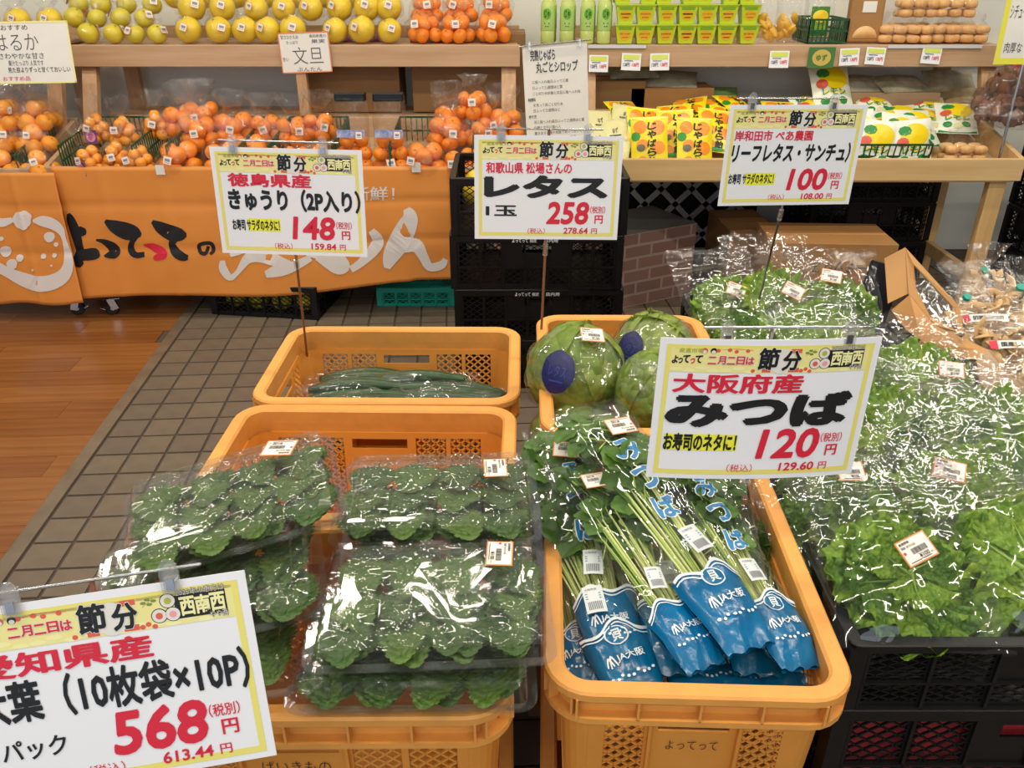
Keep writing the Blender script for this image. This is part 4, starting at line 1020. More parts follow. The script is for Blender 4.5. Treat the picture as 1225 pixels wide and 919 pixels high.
# black crate of netted yellow fruit below the cloth
o = black_crate(.50, .36, .15, name='low_crate', cells=6, closed_mid=False); c = at_z(325, 378, 0); o.location = (c.x, 3.62 , .001); o.rotation_euler = (0, 0, R(-8))
o['label'] = 'black crate of netted yellow fruit on the floor under the orange cloth'
cxx, cyy = o.location.x, o.location.y
for k in range(12):
    x_, y_ = (k % 4 - 1.5) * .108, (k // 4 - 1) * .10; q = Matrix.Rotation(R(-8), 3, 'Z') @ Vector((x_, y_, 0))
    root = thing('netted_fruit', 'yellow fruit in green net inside the floor crate under the cloth', 'fruit', (cxx + q.x, cyy + q.y, .010), group='netted fruit in the floor crate')
    link('fruit', FM['g'], root, (0, 0, .046), (k, k, 0), (1.1,) * 3)
o = black_crate(.36, .30, .09, name='teal_basket', mt='teal', cells=5, closed_mid=False); c = at_z(503, 368, 0); o.location = (c.x - .02, 3.72, .03); o['label'] = 'teal plastic basket on the floor under the cloth, left of the black stack'
o.location.z = .001
# floor goods under the right stand -------------------------------------------------
brick = bpy.data.materials.new('brick_print'); brick.use_nodes = True; nt_ = brick.node_tree
b_ = nt_.nodes.new('ShaderNodeTexBrick'); tc_ = nt_.nodes.new('ShaderNodeTexCoord'); mp_ = nt_.nodes.new('ShaderNodeMapping'); nt_.links.new(tc_.outputs['UV'], mp_.inputs[0]); nt_.links.new(mp_.outputs[0], b_.inputs[0])
for k_, v_ in (('Scale', 1.0), ('Mortar Size', .006), ('Brick Width', .145), ('Row Height', .058)): b_.inputs[k_].default_value = v_
b_.inputs['Color1'].default_value = srgb('#86665c'); b_.inputs['Color2'].default_value = srgb('#7b5d55'); b_.inputs['Mortar'].default_value = srgb('#9c8580'); b_.offset = .5
nt_.links.new(b_.outputs[0], nt_.nodes['Principled BSDF'].inputs[0]); nt_.nodes['Principled BSDF'].inputs['Roughness'].default_value = .7
root = thing('brick_print_carton', 'grey-topped carton printed with brown bricks on the floor under the stand', 'box')
W_, D_, H_ = .40, .34, .345
g = G(); g.box((0, 0, H_ / 2), (W_, D_, H_)); me = g.mesh('carton_body', [brick, mat('box_grey_top', '#5c5c5e', .6)])
uv = me.uv_layers.new(name='u')
for p in me.polygons:
    for li in p.loop_indices:
        v = me.vertices[me.loops[li].vertex_index].co
        uv.data[li].uv = (v.x + v.y, v.z) if abs(p.normal.z) < .5 else (v.x, v.y)
    if p.normal.z > .5: p.material_index = 1
link('carton_body', me, root)
c = at_z(825, 352, 0); root.rotation_euler = (0, 0, R(40)); root.location = Vector((c.x, c.y, 0)) + Matrix.Rotation(R(40), 3, 'Z') @ Vector((-W_ / 2 + .0, D_ / 2, 0)) + Vector((.0, .0, .001))
root.rotation_euler = (0, 0, R(28)); root.location = Vector((c.x, c.y, .001)) + Matrix.Rotation(R(28), 3, 'Z') @ Vector((-W_ / 2, D_ / 2, 0))
c = at_y(1000, 292, 3.35); hz = c.z
carton('brown mix carton with upside-down lettering on the floor under the stand', .52, .30, hz, (at_y(1002, 292, 3.35).x, 3.50, .001), R(-3), text=[('ーミックス', (.78, .36, .34, .20), .012), ('内容品表示', (.74, .15, .46, .11), 0), ('▭', (.1, .16, .25, .08), 0)], name='mix_carton')
carton('dark brown carton standing between the brick box and the mix carton', .22, .34, .33, (at_y(893, 290, 3.72).x, 3.84, .001), R(4), mt='carton_d', name='tall_carton')
o = green_basket('dark folded lattice rack standing behind the brick box', .5, .06, .30, 10, 'black', 'lattice_rack'); o.location = (at_y(800, 230, 4.2).x, 4.22, .001)
g = G(); P_ = lambda u, v, t: (u, -t, v)
lattice(g, P_, -.42, .0, .42, .55, .16, .028, .01, 1.0); g.box((0, -.005, .56), (.88, .014, .03)); g.box((0, -.005, .015), (.88, .014, .03)); o2 = g.build('white_lattice', mat('lattice_white', '#b9bcbc', .5), None, loc=(at_y(810, 230, 4.3).x, 4.33, .001)); tag(o2, 'white diamond lattice panel against the wall under the stand', 'lattice')
bpy.data.objects.remove(o.children[0]); 
for ch in list(o.children): bpy.data.objects.remove(ch)
bpy.data.objects.remove(o)
g = G(); g.box((0, 0, .27), (.86, .02, .54)); o = g.build('dark_panel', M['black'], None, loc=(at_y(810, 230, 4.37).x, 4.375, .001)); tag(o, 'black panel upright behind the white diamond lattice', 'board')  # plain black panel that fills the lattice openings
# right-hand stacks beyond the stand
bx = None
for sidx, (x_, y_, n_, lb) in enumerate(((at_y(1222, 260, 3.75).x + .32, 3.72, 4, 'black crate in the stack right of the pale stand'), (1.72, 4.12, 3, 'black crate standing in the shade under the pale stand'))):
    for lv in range(n_):
        o = copy_tree(bs) 
        for ch in list(o.children):
            if 'lettering' in ch.name: bpy.data.objects.remove(ch)
        o.location = (x_, y_, .002 + lv * .1955); o.rotation_euler = (0, 0, R((-2, 1, 0, 2)[lv]) + (0 if sidx == 0 else R(0))); o['label'] = lb + ', ' + ('bottom', 'second up', 'third up', 'topmost')[lv] + ' level'
# brown mushroom bags on the right stack
MUSH = mat('brown_mushroom', '#8a5e44', .6, '#6e4835', 14)
def mush_mesh():
    g = G()
    def fn(u, v):
        a = 2 * math.pi * u; r_ = (.0, .03, .036, .03, .010, .009, .008)[round(v * 6)]; z = (.026, .022, .008, .0, .0, -.014, -.03)[round(v * 6)]; return (r_ * math.cos(a), r_ * math.sin(a), z)
    g.grid(fn, 10, 6, cu=True); return g.mesh('mushroom', MUSH, True)
mm = mush_mesh(); xr = at_y(1222, 260, 3.75).x + .2
for i, (px, y_, dz) in enumerate(((1180, 3.62, 0), (1215, 3.60, 0), (1250, 3.62, 0), (1190, 3.78, .05), (1225, 3.80, .06), (1205, 3.7, .10))):
    root = thing('mushroom_bag', 'clear bag of brown mushrooms on the far right crate stack, %s' % ('front left', 'front middle', 'front right', 'behind left', 'behind right', 'on top of the others')[i], 'mushroom bag', group='brown mushroom bags'); rr_ = random.Random(i)
    for k in range(16): link('mushroom', mm, root, (rr_.uniform(-.07, .07), rr_.uniform(-.05, .05), .035 + rr_.uniform(0, .07)), (rr_.uniform(-2, 2), rr_.uniform(-2, 2), rr_.uniform(0, 6)))
    f = sack('film', .115, .10, .35, .05, 60 + i, 'film_fine', ry=.09); f.parent = root; root.location = (at_y(px, 150, y_).x, y_, .79 + dz)
hb = at_y(1216, 38, 3.55)
root = hand_board('hanging_poster', 'white and yellow poster with red picture at the top right corner', 'poster', .25, .24, (hb.x + .06, 3.55, hb.z), (R(-4), 0, 0), [('シチューに', (.10, .1, .42, .3), 0, 0), ('肉厚な', (.12, .66, .4, .82), 0, 0)], None, mats=[M['grey_ink'], M['red']])
S = flat(.25, .24); g = G(); put_rect(g, S, (.0, .0, .08, .9), 0, .001); put_rect(g, S, (.0, .9, 1, 1), 0, .001); put_rect(g, S, (.5, .5, 1, 1), 0, .0012); put_disc(g, S, .72, .3, .2, .16, 1, .0014, jag=.05); g.build('poster_print', [mat('poster_yellow', '#e6e04a', .5), M['red']], root)
g = G(); g.tube([(0, .01, -.12), (0, .03, -.54)], .006, 8); g.build('poster_stick', M['metal'], root)
g = G(); g.box((0, 0, 0), (.09, .03, .11)); o = bevel(g.build('red_packet', mat('red_pack', '#b3262c', .4), None, loc=(at_y(1222, 95, 3.84).x, 3.86, .94)), .01); o.location.z = .79 + .055 + .14; tag(o, 'red packet standing behind the mushroom bags at the right edge', 'packet')
g = G(); g.box((0, 0, 0), (1.2, .03, .09)); o = g.build('timber_rail', M['wood'], None, loc=(2.75, 4.2, 1.0)); tag(o, 'timber rail along the wall at the far right', 'rail')
o.location = (2.75, 4.383, 1.0)
g = G(); g.box((0, 0, 0), (.09, .09, 1.0)); bpy.data

# more goods heaped at the back of the right tray
for i, (px, py, y, z, tl, rz, sc_, lb) in enumerate(((1005, 96, 3.93, .80, -35, 10, 1.15, 'lemon pouch thrown on top at the back of the heap, leaf green corner up'), (1150, 140, 3.72, .745, -60, -14, 1, 'lemon pouch lying by the right rear basket corner'), (990, 120, 3.85, .77, -65, 20, 1, 'lemon pouch lying under the thrown one'), (1120, 120, 3.90, .775, -70, -8, 1, 'lemon pouch flat at the back right of the heap'), (1060, 115, 3.9, .785, -66, 6, 1, 'lemon pouch flat at the back middle of the heap'))):
    o = link('lemon_pouch', lm, None, (at_y(px, py, y).x, y, z), (R(tl), 0, R(rz)), (sc_,) * 3); tag(o, lb, 'sweets pouch', 'lemon pouches in the right tray')
for i, (px, y, z, lb) in enumerate(((1165, 4.05, .79, 'clear bag of pale goods behind the right post'), (1140, 4.12, .86, 'clear bag of pale goods stacked under the bread shelf'), (860, 4.0, .80, 'long clear bag with green contents behind the candies'), (760, 4.05, .93, 'clear film bag on the short brown carton'))):
    me = pouch_mesh('film_packet', .24, .13, .07, [mat('packet_tone' + str(i), ('#c9b48a', '#c2b79a', '#6f8f5a', '#aaa68e')[i], .22, ('#a98f62', '#9c9274', '#557a44', '#88856c')[i], 22)], None, 40 + i)
    o = link('film_packet', me, None, (at_y(px, 100, y).x, y, z), (R(-50), 0, R(6 * i - 8))); tag(o, lb, 'packet')
# ============================================================ foreground: signs
SM = [M['paper'], M['yellow_p'], M['band'], M['black_ink'], M['red'], M['hl'], M['cream'], M['pink'], M['sun'], M['leafgreen'], M['ink_yg'], M['paper_w']]
W_, Y_, BA, K_, RD, HL, CRM, PK, SU, LG, YG, PW_ = range(12)
def price_sign(label, c, rot, lines, foot, bend=0.0, clips=(.17, .74), Wd=.297, Hd=.21, stick_mt='stick'):
    root = thing('price_sign', label, 'sign', c, rot)
    S0 = flat(Wd, Hd, bend); S = lambda u, v, t=0: S0(u, v, t)
    g = G()
    g.grid(lambda a, b: S(a, 1 - b, 0), 20, 1, W_); g.grid(lambda a, b: S(1 - a, 1 - b, -.0009), 20, 1, W_)
    for e in (0, 1): g.grid(lambda a, b: S(a, e, -.0009 * b if e else -.0009 * (1 - b)), 20, 1, W_); g.grid(lambda a, b: S(e, a, -.0009 * b), 1, 1, W_)
    g.build('card', SM, root)
    g = G()
    for b_ in ((.03, .04, .97, .075), (.03, .93, .97, .965), (.03, .075, .052, .93), (.948, .075, .97, .93)): put_rect(g, S, b_, Y_, .0004, 20)
    g.build('yellow_border', SM, root)
    g = G(); put_rect(g, S, (.052, .06, .948, .225), BA, .0004, 20)
    for i in range(16):
        put_disc(g, S, .08 + .055 * i, .205 + .012 * math.sin(i * 2.3), .03, .012, CRM, .0005, 8)
    g.build('header_band', SM, root)
    g = G()
    # sun and blossom behind the festival word
    for b_ in ((.46, .062, .51, .09), (.58, .062, .63, .09), (.46, .19, .5, .22), (.58, .19, .63, .22)): put_rect(g, S, b_, SU, .0006)
    put_disc(g, S, .545, .145, .055, .085, PW_, .0007, 20)
    for u, v in ((.255, .075), (.305, .07), (.335, .08), (.385, .075), (.42, .21), (.66, .2), (.68, .215), (.64, .21)): put_disc(g, S, u, v, .010, .013, SU, .0006, 8)
    put_stroke(g, S, [(.27, .07, .001), (.33, .062, .0015), (.41, .072, .001)], SU, .0006)
    for u, v in ((.655, .09), (.67, .075), (.675, .1), (.69, .085)): put_disc(g, S, u, v, .010, .008, LG, .0006, 8)
    put_stroke(g, S, [(.65, .11, .001), (.67, .09, .001), (.69, .07, .001)], LG, .0006)
    for i, u in enumerate((.195, .235)):
        put_disc(g, S, u, .078, .015, .02, (SU, K_)[i], .0006, 12); put_disc(g, S, u, .085, .010, .012, PW_, .0008, 10)
    g.build('header_ornament', SM, root)
    g = G()
    for u, v, col in ((.735, .095, YG), (.70, .165, SU), (.745, .165, PK)):
        put_disc(g, S, u, v, .027, .038, K_, .0007, 18); put_disc(g, S, u, v, .024, .034, PW_, .0009, 18); put_disc(g, S, u, v, .012, .017, col, .0011, 12)
    g.build('roll_emblem', SM, root)
    g = G(); put_rect(g, S, (.755, .075, .925, .195), K_, .0006, 6)
    g.build('black_plate', SM, root)
    g = G()
    put_text(g, S, '産直市場', (.085, .062, .19, .092), YG, .02, t=.0009)
    for ch, b_ in (('よ', (.058, .115, .083, .165)), ('っ', (.085, .13, .104, .165)), ('て', (.106, .11, .135, .16)), ('て', (.16, .11, .19, .16))): put_text(g, S, ch, b_, K_, .05, .1, t=.0009)
    put_text(g, S, 'っ', (.138, .13, .157, .165), RD, .05, .1, t=.0009)
    for i, ch in enumerate('二月二日は'):
        b_ = (.215 + i * .042, .115 - .004 * (i % 2), .25 + i * .042, .165); put_text(g, S, ch, b_, PW_, .10, t=.0008); put_text(g, S, ch, b_, RD, .03, t=.0011)
    for ch, b_ in (('節', (.44, .055, .53, .20)), ('分', (.55, .075, .63, .205))): put_text(g, S, ch, b_, PW_, .07, .05, t=.0010); put_text(g, S, ch, b_, K_, .035, .05, t=.0013)
    put_text(g, S, '2025年の恵方は', (.765, .045, .925, .078), K_, .06, t=.0009); put_text(g, S, '2025年の恵方は', (.765, .045, .925, .078), PW_, .0, t=.0011)
    for i, ch in enumerate('西南西'): put_text(g, S, ch, (.773 + i * .05, .088, .82 + i * .05, .18), CRM, .035, t=.0011)
    put_text(g, S, 'やや西', (.865, .178, .925, .21), K_, .06, t=.0013); put_text(g, S, 'やや西', (.865, .178, .925, .21), PW_, .0, t=.0015)
    g.build('header_lettering', SM, root)
    for nm_, items in lines:
        g = G()
        for it in items:
            if it[0] is None: put_rect(g, S, it[1], it[2], .0005, 8)
            else:
                s_, b_, mi = it[:3]; bo = it[3] if len(it) > 3 else .02; sh = it[4] if len(it) > 4 else 0; put_text(g, S, s_, b_, mi, bo, sh, t=.0010)
        g.build(nm_, SM, root)
    g = G(); zr = Hd / 2 + .012
    g.tube([((clips[0] - .5) * Wd - .03, .003, zr), ((clips[1] - .5) * Wd + .03, .003, zr)], .0017, 8); g.build('rod', M['metal'], root)
    for u in clips:
        x = (u - .5) * Wd
        g = G(); g.prism([(x + a, -.006, zr + b) for a, b in ((-.009, -.024), (.009, -.024), (.010, -.002), (.008, .008), (.004, .013), (-.004, .013), (-.008, .008), (-.010, -.002))], (0, .003, 0))
        g.box((x, .0, zr - .002), (.012, .014, .012)); g.box((x, -.001, zr - .014), (.014, .010, .014))
        o = bevel(g.build('clip', M['clearpl'], root), .001)
        g = G(); g.box((x, -.0072, zr - .013), (.008, .001, .012)); g.build('clip_core', M['metal'], o)
    mw = (Matrix.Translation(Vector(c)) @ Euler(rot).to_matrix().to_4x4()).inverted()
    f = mw @ Vector(foot); ux = clips[0] * .5 + clips[1] * .5
    g = G(); top = Vector((0, .006, zr)); g.tube([top, Vector((0, .006, -Hd / 2 - .01)), f], .0028, 8); g.build('stick', M[stick_mt], root)
    g = G(); q = Vector((0, .006, -Hd / 2 - .012)); d = (f - q).normalized(); g.tube([q, q + d * .025], .0055, 10); g.build('joint', M['clearpl'], root)
    return root
def std(price, tax, pb=(.50, .63, .79, .84), suffix=1):
    return [('price_figures', [(price, pb, RD, .045, .12), ('（税別）', (.80, .665, .905, .735), RD, .01), ('円', (.835, .755, .89, .835), RD, .02)]),
            ('tax_price', [(tax, (.62, .88, .79, .94), RD, .03, .05), ('円', (.815, .885, .855, .94), RD, .01), ('（税込）', (.37, .885, .49, .945), RD, .0)])]
HN = 'お寿司 サラダのネタに！'
price_sign('price sign reading きゅうり and 148 in front of the orange cloth', at_d(347, 243, 1.65), (R(-3), R(.8), R(-3)),
  [('origin_line', [('徳島県産', (.10, .235, .65, .355), RD, .03)]), ('product_name', [('きゅうり（2P入り）', (.09, .375, .97, .575), K_, .045)]),
   ('yellow_note', [(None, (.20, .655, .42, .775), HL), (HN, (.095, .665, .415, .77), K_, .03)])] + std('148', '159.84'), at_z(374, 484, .40), clips=(.16, .75))
price_sign('price sign reading レタス and 258 before the black crate stack', at_d(655, 226, 1.70), (R(-2), R(.8), R(1)),
  [('origin_line', [('和歌山県 松場さんの', (.08, .25, .66, .355), RD, .02)]), ('product_name', [('レタス', (.08, .38, .90, .58), K_, .07)]), ('quantity_line', [('1玉', (.08, .665, .29, .765), K_, .03)])] + std('258', '278.64'), (at_y(645, 386, 1.78).x, 1.742, .55), clips=(.18, .76))
price_sign('price sign reading リーフレタス・サンチュ and 100 above the leaf lettuce', at_d(947, 187, 1.776), (R(0), R(.8), R(6)),
  [('origin_line', [('岸和田市 ぺあ農園', (.06, .245, .63, .345), RD, .02)]), ('product_name', [('リーフレタス・サンチュ）', (.055, .37, .93, .56), K_, .035, .1)]),
   ('yellow_note', [(None, (.18, .665, .40, .785), HL), (HN, (.055, .67, .39, .775), K_, .03)])] + std('100', '108.00'), (at_y(903, 330, 1.93).x, 1.90, .60), clips=(.15, .74), stick_mt='metal')
price_sign('price sign reading みつば and 120 over the long-stemmed greens', at_d(910, 489, 1.135), (R(-2), R(1.6), R(4)),
  [('origin_line', [('大阪府産', (.075, .235, .66, .365), RD, .03)]), ('product_name', [('みつば', (.07, .375, .90, .60), K_, .07)]),
   ('yellow_note', [(None, (.065, .665, .40, .785), HL), ('お寿司のネタに！', (.062, .66, .395, .785), K_, .04)])] + std('120', '129.60'), at_z(898, 606, .56), bend=.010, clips=(.29, .84), stick_mt='metal')
price_sign('price sign reading 大葉 and 568 at the bottom left corner', at_d(134, 824, .85), (R(-17), R(-3.5), R(9)),
  [('origin_line', [('愛知県産', (.07, .245, .655, .365), RD, .03)]), ('product_name', [('大葉（10枚袋×10P）', (.06, .385, .96, .60), K_, .03)]),
   ('quantity_line', [('1パック', (.08, .69, .32, .80), K_, .015)])] + std('568', '613.44', (.47, .63, .79, .85)), (-.42, .668, .45), clips=(.25, .76))

# ============================================================ leaves
LETT = [leafmat('lettuce_green', '#98bb3a', '#6b9828', 26, vein=75), leafmat('lettuce_bright', '#b0cb42', '#83ab2c', 26, vein=70), leafmat('lettuce_deep', '#749c38', '#548028', 30, vein=85)]
RIB = mat('pale_rib', '#8fae4e', .45)
def leaf_lettuce_mesh(name, Ln, half, seed, mt, ruf=.012, kf=9, nr=24, nt_=48):
    g = G()
    def fn(u, v):
        th = (u - .5) * 2 * half; r = .04 + .96 * v; e = 1 + .07 * noise.noise(Vector((u * 9, seed, 0))) + .04 * math.sin(u * 31 + seed)
        x = Ln * r * e * math.sin(th) * (1.0 - .1 * v); y = Ln * r * e * math.cos(th)
        z = .16 * Ln * r * r + ruf * (r ** 3) * math.sin(kf * th * 2 + seed * 3 + 3 * r) + noise.noise(Vector((x * 36, y * 36, seed))) * .016 * (.3 + r) + abs(noise.noise(Vector((x * 80, y * 60, seed + 5)))) * .010 - abs(noise.noise(Vector((x * 55, y * 90, seed + 8)))) * .008
        return (x, y, z - .02 * Ln * (abs(u - .5) < .05))
    g.grid(fn, nt_, nr)
    g.tube([(0, y * Ln, .16 * Ln * y * y - .001 + .003) for y in (.0, .2, .4, .6, .75)], [.0055, .0038, .0025, .0013, .0006], 6, 1, False)
    return g.mesh(name, [mt, RIB], True)
LM = [leaf_lettuce_mesh('lettuce_leaf', .135, 1.0, 1.3, LETT[0]), leaf_lettuce_mesh('lettuce_leaf', .12, 1.15, 4.1, LETT[1], .016, 13), leaf_lettuce_mesh('lettuce_leaf', .13, .9, 7.7, LETT[2], .010, 8), leaf_lettuce_mesh('lettuce_leaf', .12, 1.2, 9.2, LETT[0], .017, 15)]
def pillow_film(name, W, L0, L1, T, seed, mt='film', nu=26, nv=30, rag=.5):
    """flat bag: y from L0 (closed) to L1 (open, ragged); x across; thickness T near the contents"""
    g = G()
    def f(sg):
        def fn(u, v):
            x = (u - .5) * W; y = L0 + (L1 - L0) * v
            prof = (max(0, math.sin(math.pi * u)) ** .6) * (math.sin(math.pi * min(v * 1.25, 1)) ** .6 if v * 1.25 < 1 else 0)
            z = sg * T * (prof + .05) + noise.noise(Vector((x * 22 + seed, y * 22, sg * 2))) * .012 * (.25 + v) + abs(noise.noise(Vector((x * 48 + seed, y * 34, sg * 3)))) * .012 * (.3 + v)
            y += noise.noise(Vector((x * 30, seed, 1))) * .02 * rag * v * v; x += noise.noise(Vector((y * 25, seed, 7))) * .008
            return (x * (1 + .04 * v), y, z)
        return fn
    g.grid(f(1), nu, nv); g.grid(f(-1), nu, nv)
    return g.mesh(name, M[mt], True)
PF = [pillow_film('film', .215, -.10, .19, .045, 3.3), pillow_film('film', .21, -.10, .20, .045, 8.8), pillow_film('film', .20, -.10, .18, .042, 13.1)]
def lettuce_bag(label, kind, seed, sticker=(.0, .0), group='film bags of leaf lettuce'):
    root = thing('leaf_lettuce_bag', label, 'lettuce bag', group=group); rg = random.Random(seed)
    sets = {0: (0, 0, 2), 1: (1, 3, 0), 2: (2, 2, 0), 3: (1, 1, 3)}[kind]
    n = 9 if kind in (1, 3) else 0
    if not n:                         # compact round head seen face on
        for i in range(15):
            ring = 0 if i < 7 else (1 if i < 12 else 2); a = i * (51.4, 72, 120)[ring] + ring * 25 + rg.uniform(-8, 8)
            link('lettuce_leaf', LM[sets[i % 3]], root, (rg.uniform(-.004, .004), rg.uniform(-.004, .004) - .005, -.018 + .013 * ring + .001 * i), (R(rg.uniform(6, 14) + 10 * ring) * 0 + R(rg.uniform(-4, 4)), R(rg.uniform(-5, 5)), R(a)), ((.74, .58, .42)[ring],) * 2 + ((.66, .62, .6)[ring],))
    for i in range(n):
        a = (-75, 75, -45, 45, -15, 18, -60, 60, 0)[i]; lv = i / n; sc_ = (.92, .92, .94, .94, .95, .9, .72, .72, .64)[i]
        link('lettuce_leaf', LM[sets[i % 3]], root, (rg.uniform(-.008, .008), -.055 + .006 * i + rg.uniform(-.004, .004), -.025 + .006 * i), (R(rg.uniform(-6, 8)), R(rg.uniform(-8, 8)), R(a * .9 + rg.uniform(-8, 8))), (sc_,) * 3)
    if n: link('lettuce_leaf', LM[sets[0]], root, (0, .02, -.02), (R(-10), 0, R(180)), (.6,) * 3)
    f = link('film', PF[seed % 3], root); f.location.z = .006
    if sticker: stick_on(root, (sticker[0], sticker[1], .058), (rg.uniform(-.1, .1), -.15, 1), rg.uniform(-.25, .1))
    return root
def place(o, p, tilt=20, yaw=0, sc_=1.0, roll=0):
    o.location = p; o.rotation_euler = (R(tilt), R(roll), R(yaw)); o.scale = (sc_,) * 3; return o
LB = [ # px, py, z, kind, tilt, yaw, scale, sticker, label
 (1080, 692, .645, 0, 24, -3, 1.12, (.0, .012), 'film bag of round crinkled lettuce with legible 100 sticker, front of the black crate'),
 (1218, 678, .650, 1, 24, 3, 1.05, None, 'film bag of frilly light lettuce cut by the right edge of the picture, in front'),
 (975, 650, .600, 2, 22, 24, 1.0, None, 'film bag of dark lettuce squeezed against the crate\'s left wall'),
 (1035, 625, .640, 2, 20, 8, 1.0, (-.02, .06), 'film bag behind the round lettuce, its pink-edged sticker tilted'),
 (1150, 610, .655, 1, 22, -10, 1.05, (-.03, .03), 'film bag of bright leaves behind and right of the round lettuce'),
 (985, 575, .625, 1, 20, 20, .9, None, 'film bag of frilly leaves under the corner of the みつば sign'),
 (1205, 580, .670, 0, 25, -6, 1.05, None, 'film bag of broad pale leaves near the right edge, second row'),
 (1062, 520, .670, 3, 26, 12, 1.05, (-.09, .03), 'film bag of bright frilly leaves right beside the みつば sign'),
 (1140, 530, .680, 0, 22, -14, 1.05, None, 'film bag with shiny crumpled top, right of the sign, middle row'),
 (1195, 520, .675, 3, 22, -22, 1.0, None, 'film bag of lettuce below the folded carton flap'),
 (1010, 450, .665, 0, 24, 12, 1.0, None, 'film bag mostly hidden behind the みつば sign\'s upper right clip'),
 (1100, 462, .690, 1, 26, -8, 1.0, (.04, .0), 'film bag of curly dark green leaves with sticker, in front of the brown carton'),
 (870, 372, .665, 1, 32, 12, 1.0, (.01, .02), 'film bag at the back crate\'s left end with tall crumpled top'),
 (925, 365, .680, 3, 34, 0, 1.05, (.03, .0), 'film bag in the middle of the back crate with peaked film'),
 (1000, 370, .675, 0, 30, -8, 1.05, (-.02, .05), 'film bag at the back crate\'s right end with a blue glint'),
 (905, 405, .645, 2, 25, 5, 1.0, None, 'film bag behind the みつば sign\'s left clip in the back crate'),
 (975, 410, .650, 1, 25, -5, 1.0, None, 'film bag behind the みつば sign\'s rod, right half, in the back crate'),
]
for i, (px, py, z, kd, tl, yw, s_, st, lb) in enumerate(LB):
    place(lettuce_bag(lb, kd, i, st), at_z(px, py, z), tl, yw, s_)

for i, (x, y, z, lb) in enumerate(((.60, 1.05, .54, 'front crate, left'), (.78, 1.05, .54, 'front crate, middle'), (.94, 1.05, .54, 'front crate, right'), (.62, 1.13, .55, 'front crate, rear left'), (.80, 1.14, .56, 'front crate, rear middle'),
        (.60, 1.42, .54, 'middle crate, left'), (.80, 1.42, .55, 'middle crate, centre'), (.95, 1.44, .55, 'middle crate, right'), (.62, 1.93, .55, 'back crate, left'), (.80, 1.95, .55, 'back crate, right'))):
    place(lettuce_bag('film bag of leaf lettuce in the lower layer, ' + lb, (1, 3, 2)[i % 3], 50 + i, None, 'lower layer of lettuce bags'), (x, y, z), 4, (i * 37) % 30 - 15, .78)

# ---- wrapped lettuce heads
HEADG = leafmat('head_lettuce', '#8ba23e', '#6d8a30', 14, .2, vein=38); HEADP = leafmat('head_lettuce_pale', '#a0b04c', '#7f983a', 12, .2, vein=34)
def head_leaf(name, seed, mt):
    g = G()
    def fn(u, v):
        a = (u - .5) * 3.0; b_ = (v - .42) * 2.9; r = .089 + .003 * (abs(u - .5) * 2) ** 4 + noise.noise(Vector((u * 4, v * 4, seed))) * .006 + abs(noise.noise(Vector((u * 11, v * 6, seed)))) * .006 + .008 * v ** 6 * math.sin(u * 30 + seed) + .007 * (v ** 8) + .005 * math.exp(-((u - .5) / .03) ** 2) * (1 - v) + .0014 * math.sin((u - .5) * 40 / (.35 + v)) * (1 - v * .5)
        k = math.cos(min(abs(b_), 1.5)); return (r * math.sin(a) * max(k, .05), -r * math.cos(a) * max(k, .05), r * math.sin(b_))
    g.grid(fn, 22, 18); return g.mesh(name, mt, True)
HL_ = [head_leaf('outer_leaf', 2.2, HEADG), head_leaf('outer_leaf', 6.1, HEADP)]
NAVY = mat('navy_label', '#10134c', .4, '#1c2060', 60)
def lettuce_head(label, seed, r=1.0, navy=True, st=True):
    root = thing('wrapped_lettuce', label, 'lettuce', group='film-wrapped round lettuces'); rg = random.Random(seed)
    g = G(); g.grid(lambda u, v: crinkle((.08 * math.sin(math.pi * v) * math.cos(2 * math.pi * u), .08 * math.sin(math.pi * v) * math.sin(2 * math.pi * u), .078 * math.cos(math.pi * v)), .012, 14, seed), 26, 16, cu=True); g.build('head', HEADP, root, True)
    for i in range(5): link('outer_leaf', HL_[(i + seed) % 2], root, (0, 0, 0), (rg.uniform(-.45, .35), rg.uniform(-.5, .5), (0, 1.3, -1.2, 2.6, 4.0)[i] + rg.uniform(-.2, .2)), (1.0 + .022 * i,) * 3)
    g = G()
    def fn(u, v):
        th = math.pi * (v * .98 + .01); a = 2 * math.pi * u; q = .105 + .004 * math.sin(a * 9 + v * 7) * math.sin(th)
        p = Vector((q * math.sin(th) * math.cos(a), q * math.sin(th) * math.sin(a), .098 * math.cos(th))); return crinkle(p, .007, 26, seed)
    g.grid(fn, 40, 26, cu=True); g.build('film', M['film_fine'], root, True)
    if navy:
        g = G(); c = Vector((-.55, -.72, .42)).normalized(); ex = Vector((.75, -.62, .0)).normalized(); ey = c.cross(ex).normalized()
        def T_(u, v, t=0):
            d = (c + ex * (u - .5) * .62 + ey * (.5 - v) * .8).normalized(); return d * (.1125 + t)
        put_disc(g, T_, .5, .5, .5, .5, 0, 0, 24, .03); put_text(g, T_, 'レタス', (.25, .35, .75, .6), 1, .0, t=.001); put_rect(g, T_, (.3, .68, .7, .72), 1, .001)
        g.build('navy_label', [NAVY, mat('navy_ink', '#34408c', .4)], root)
    if st: stick_on(root, Vector((.12, -.42, .9)).normalized() * .1145, (.12, -.42, .9), -.35)
    root.scale = (r,) * 3; root.rotation_euler = (0, 0, rg.uniform(-.2, .2)); return root
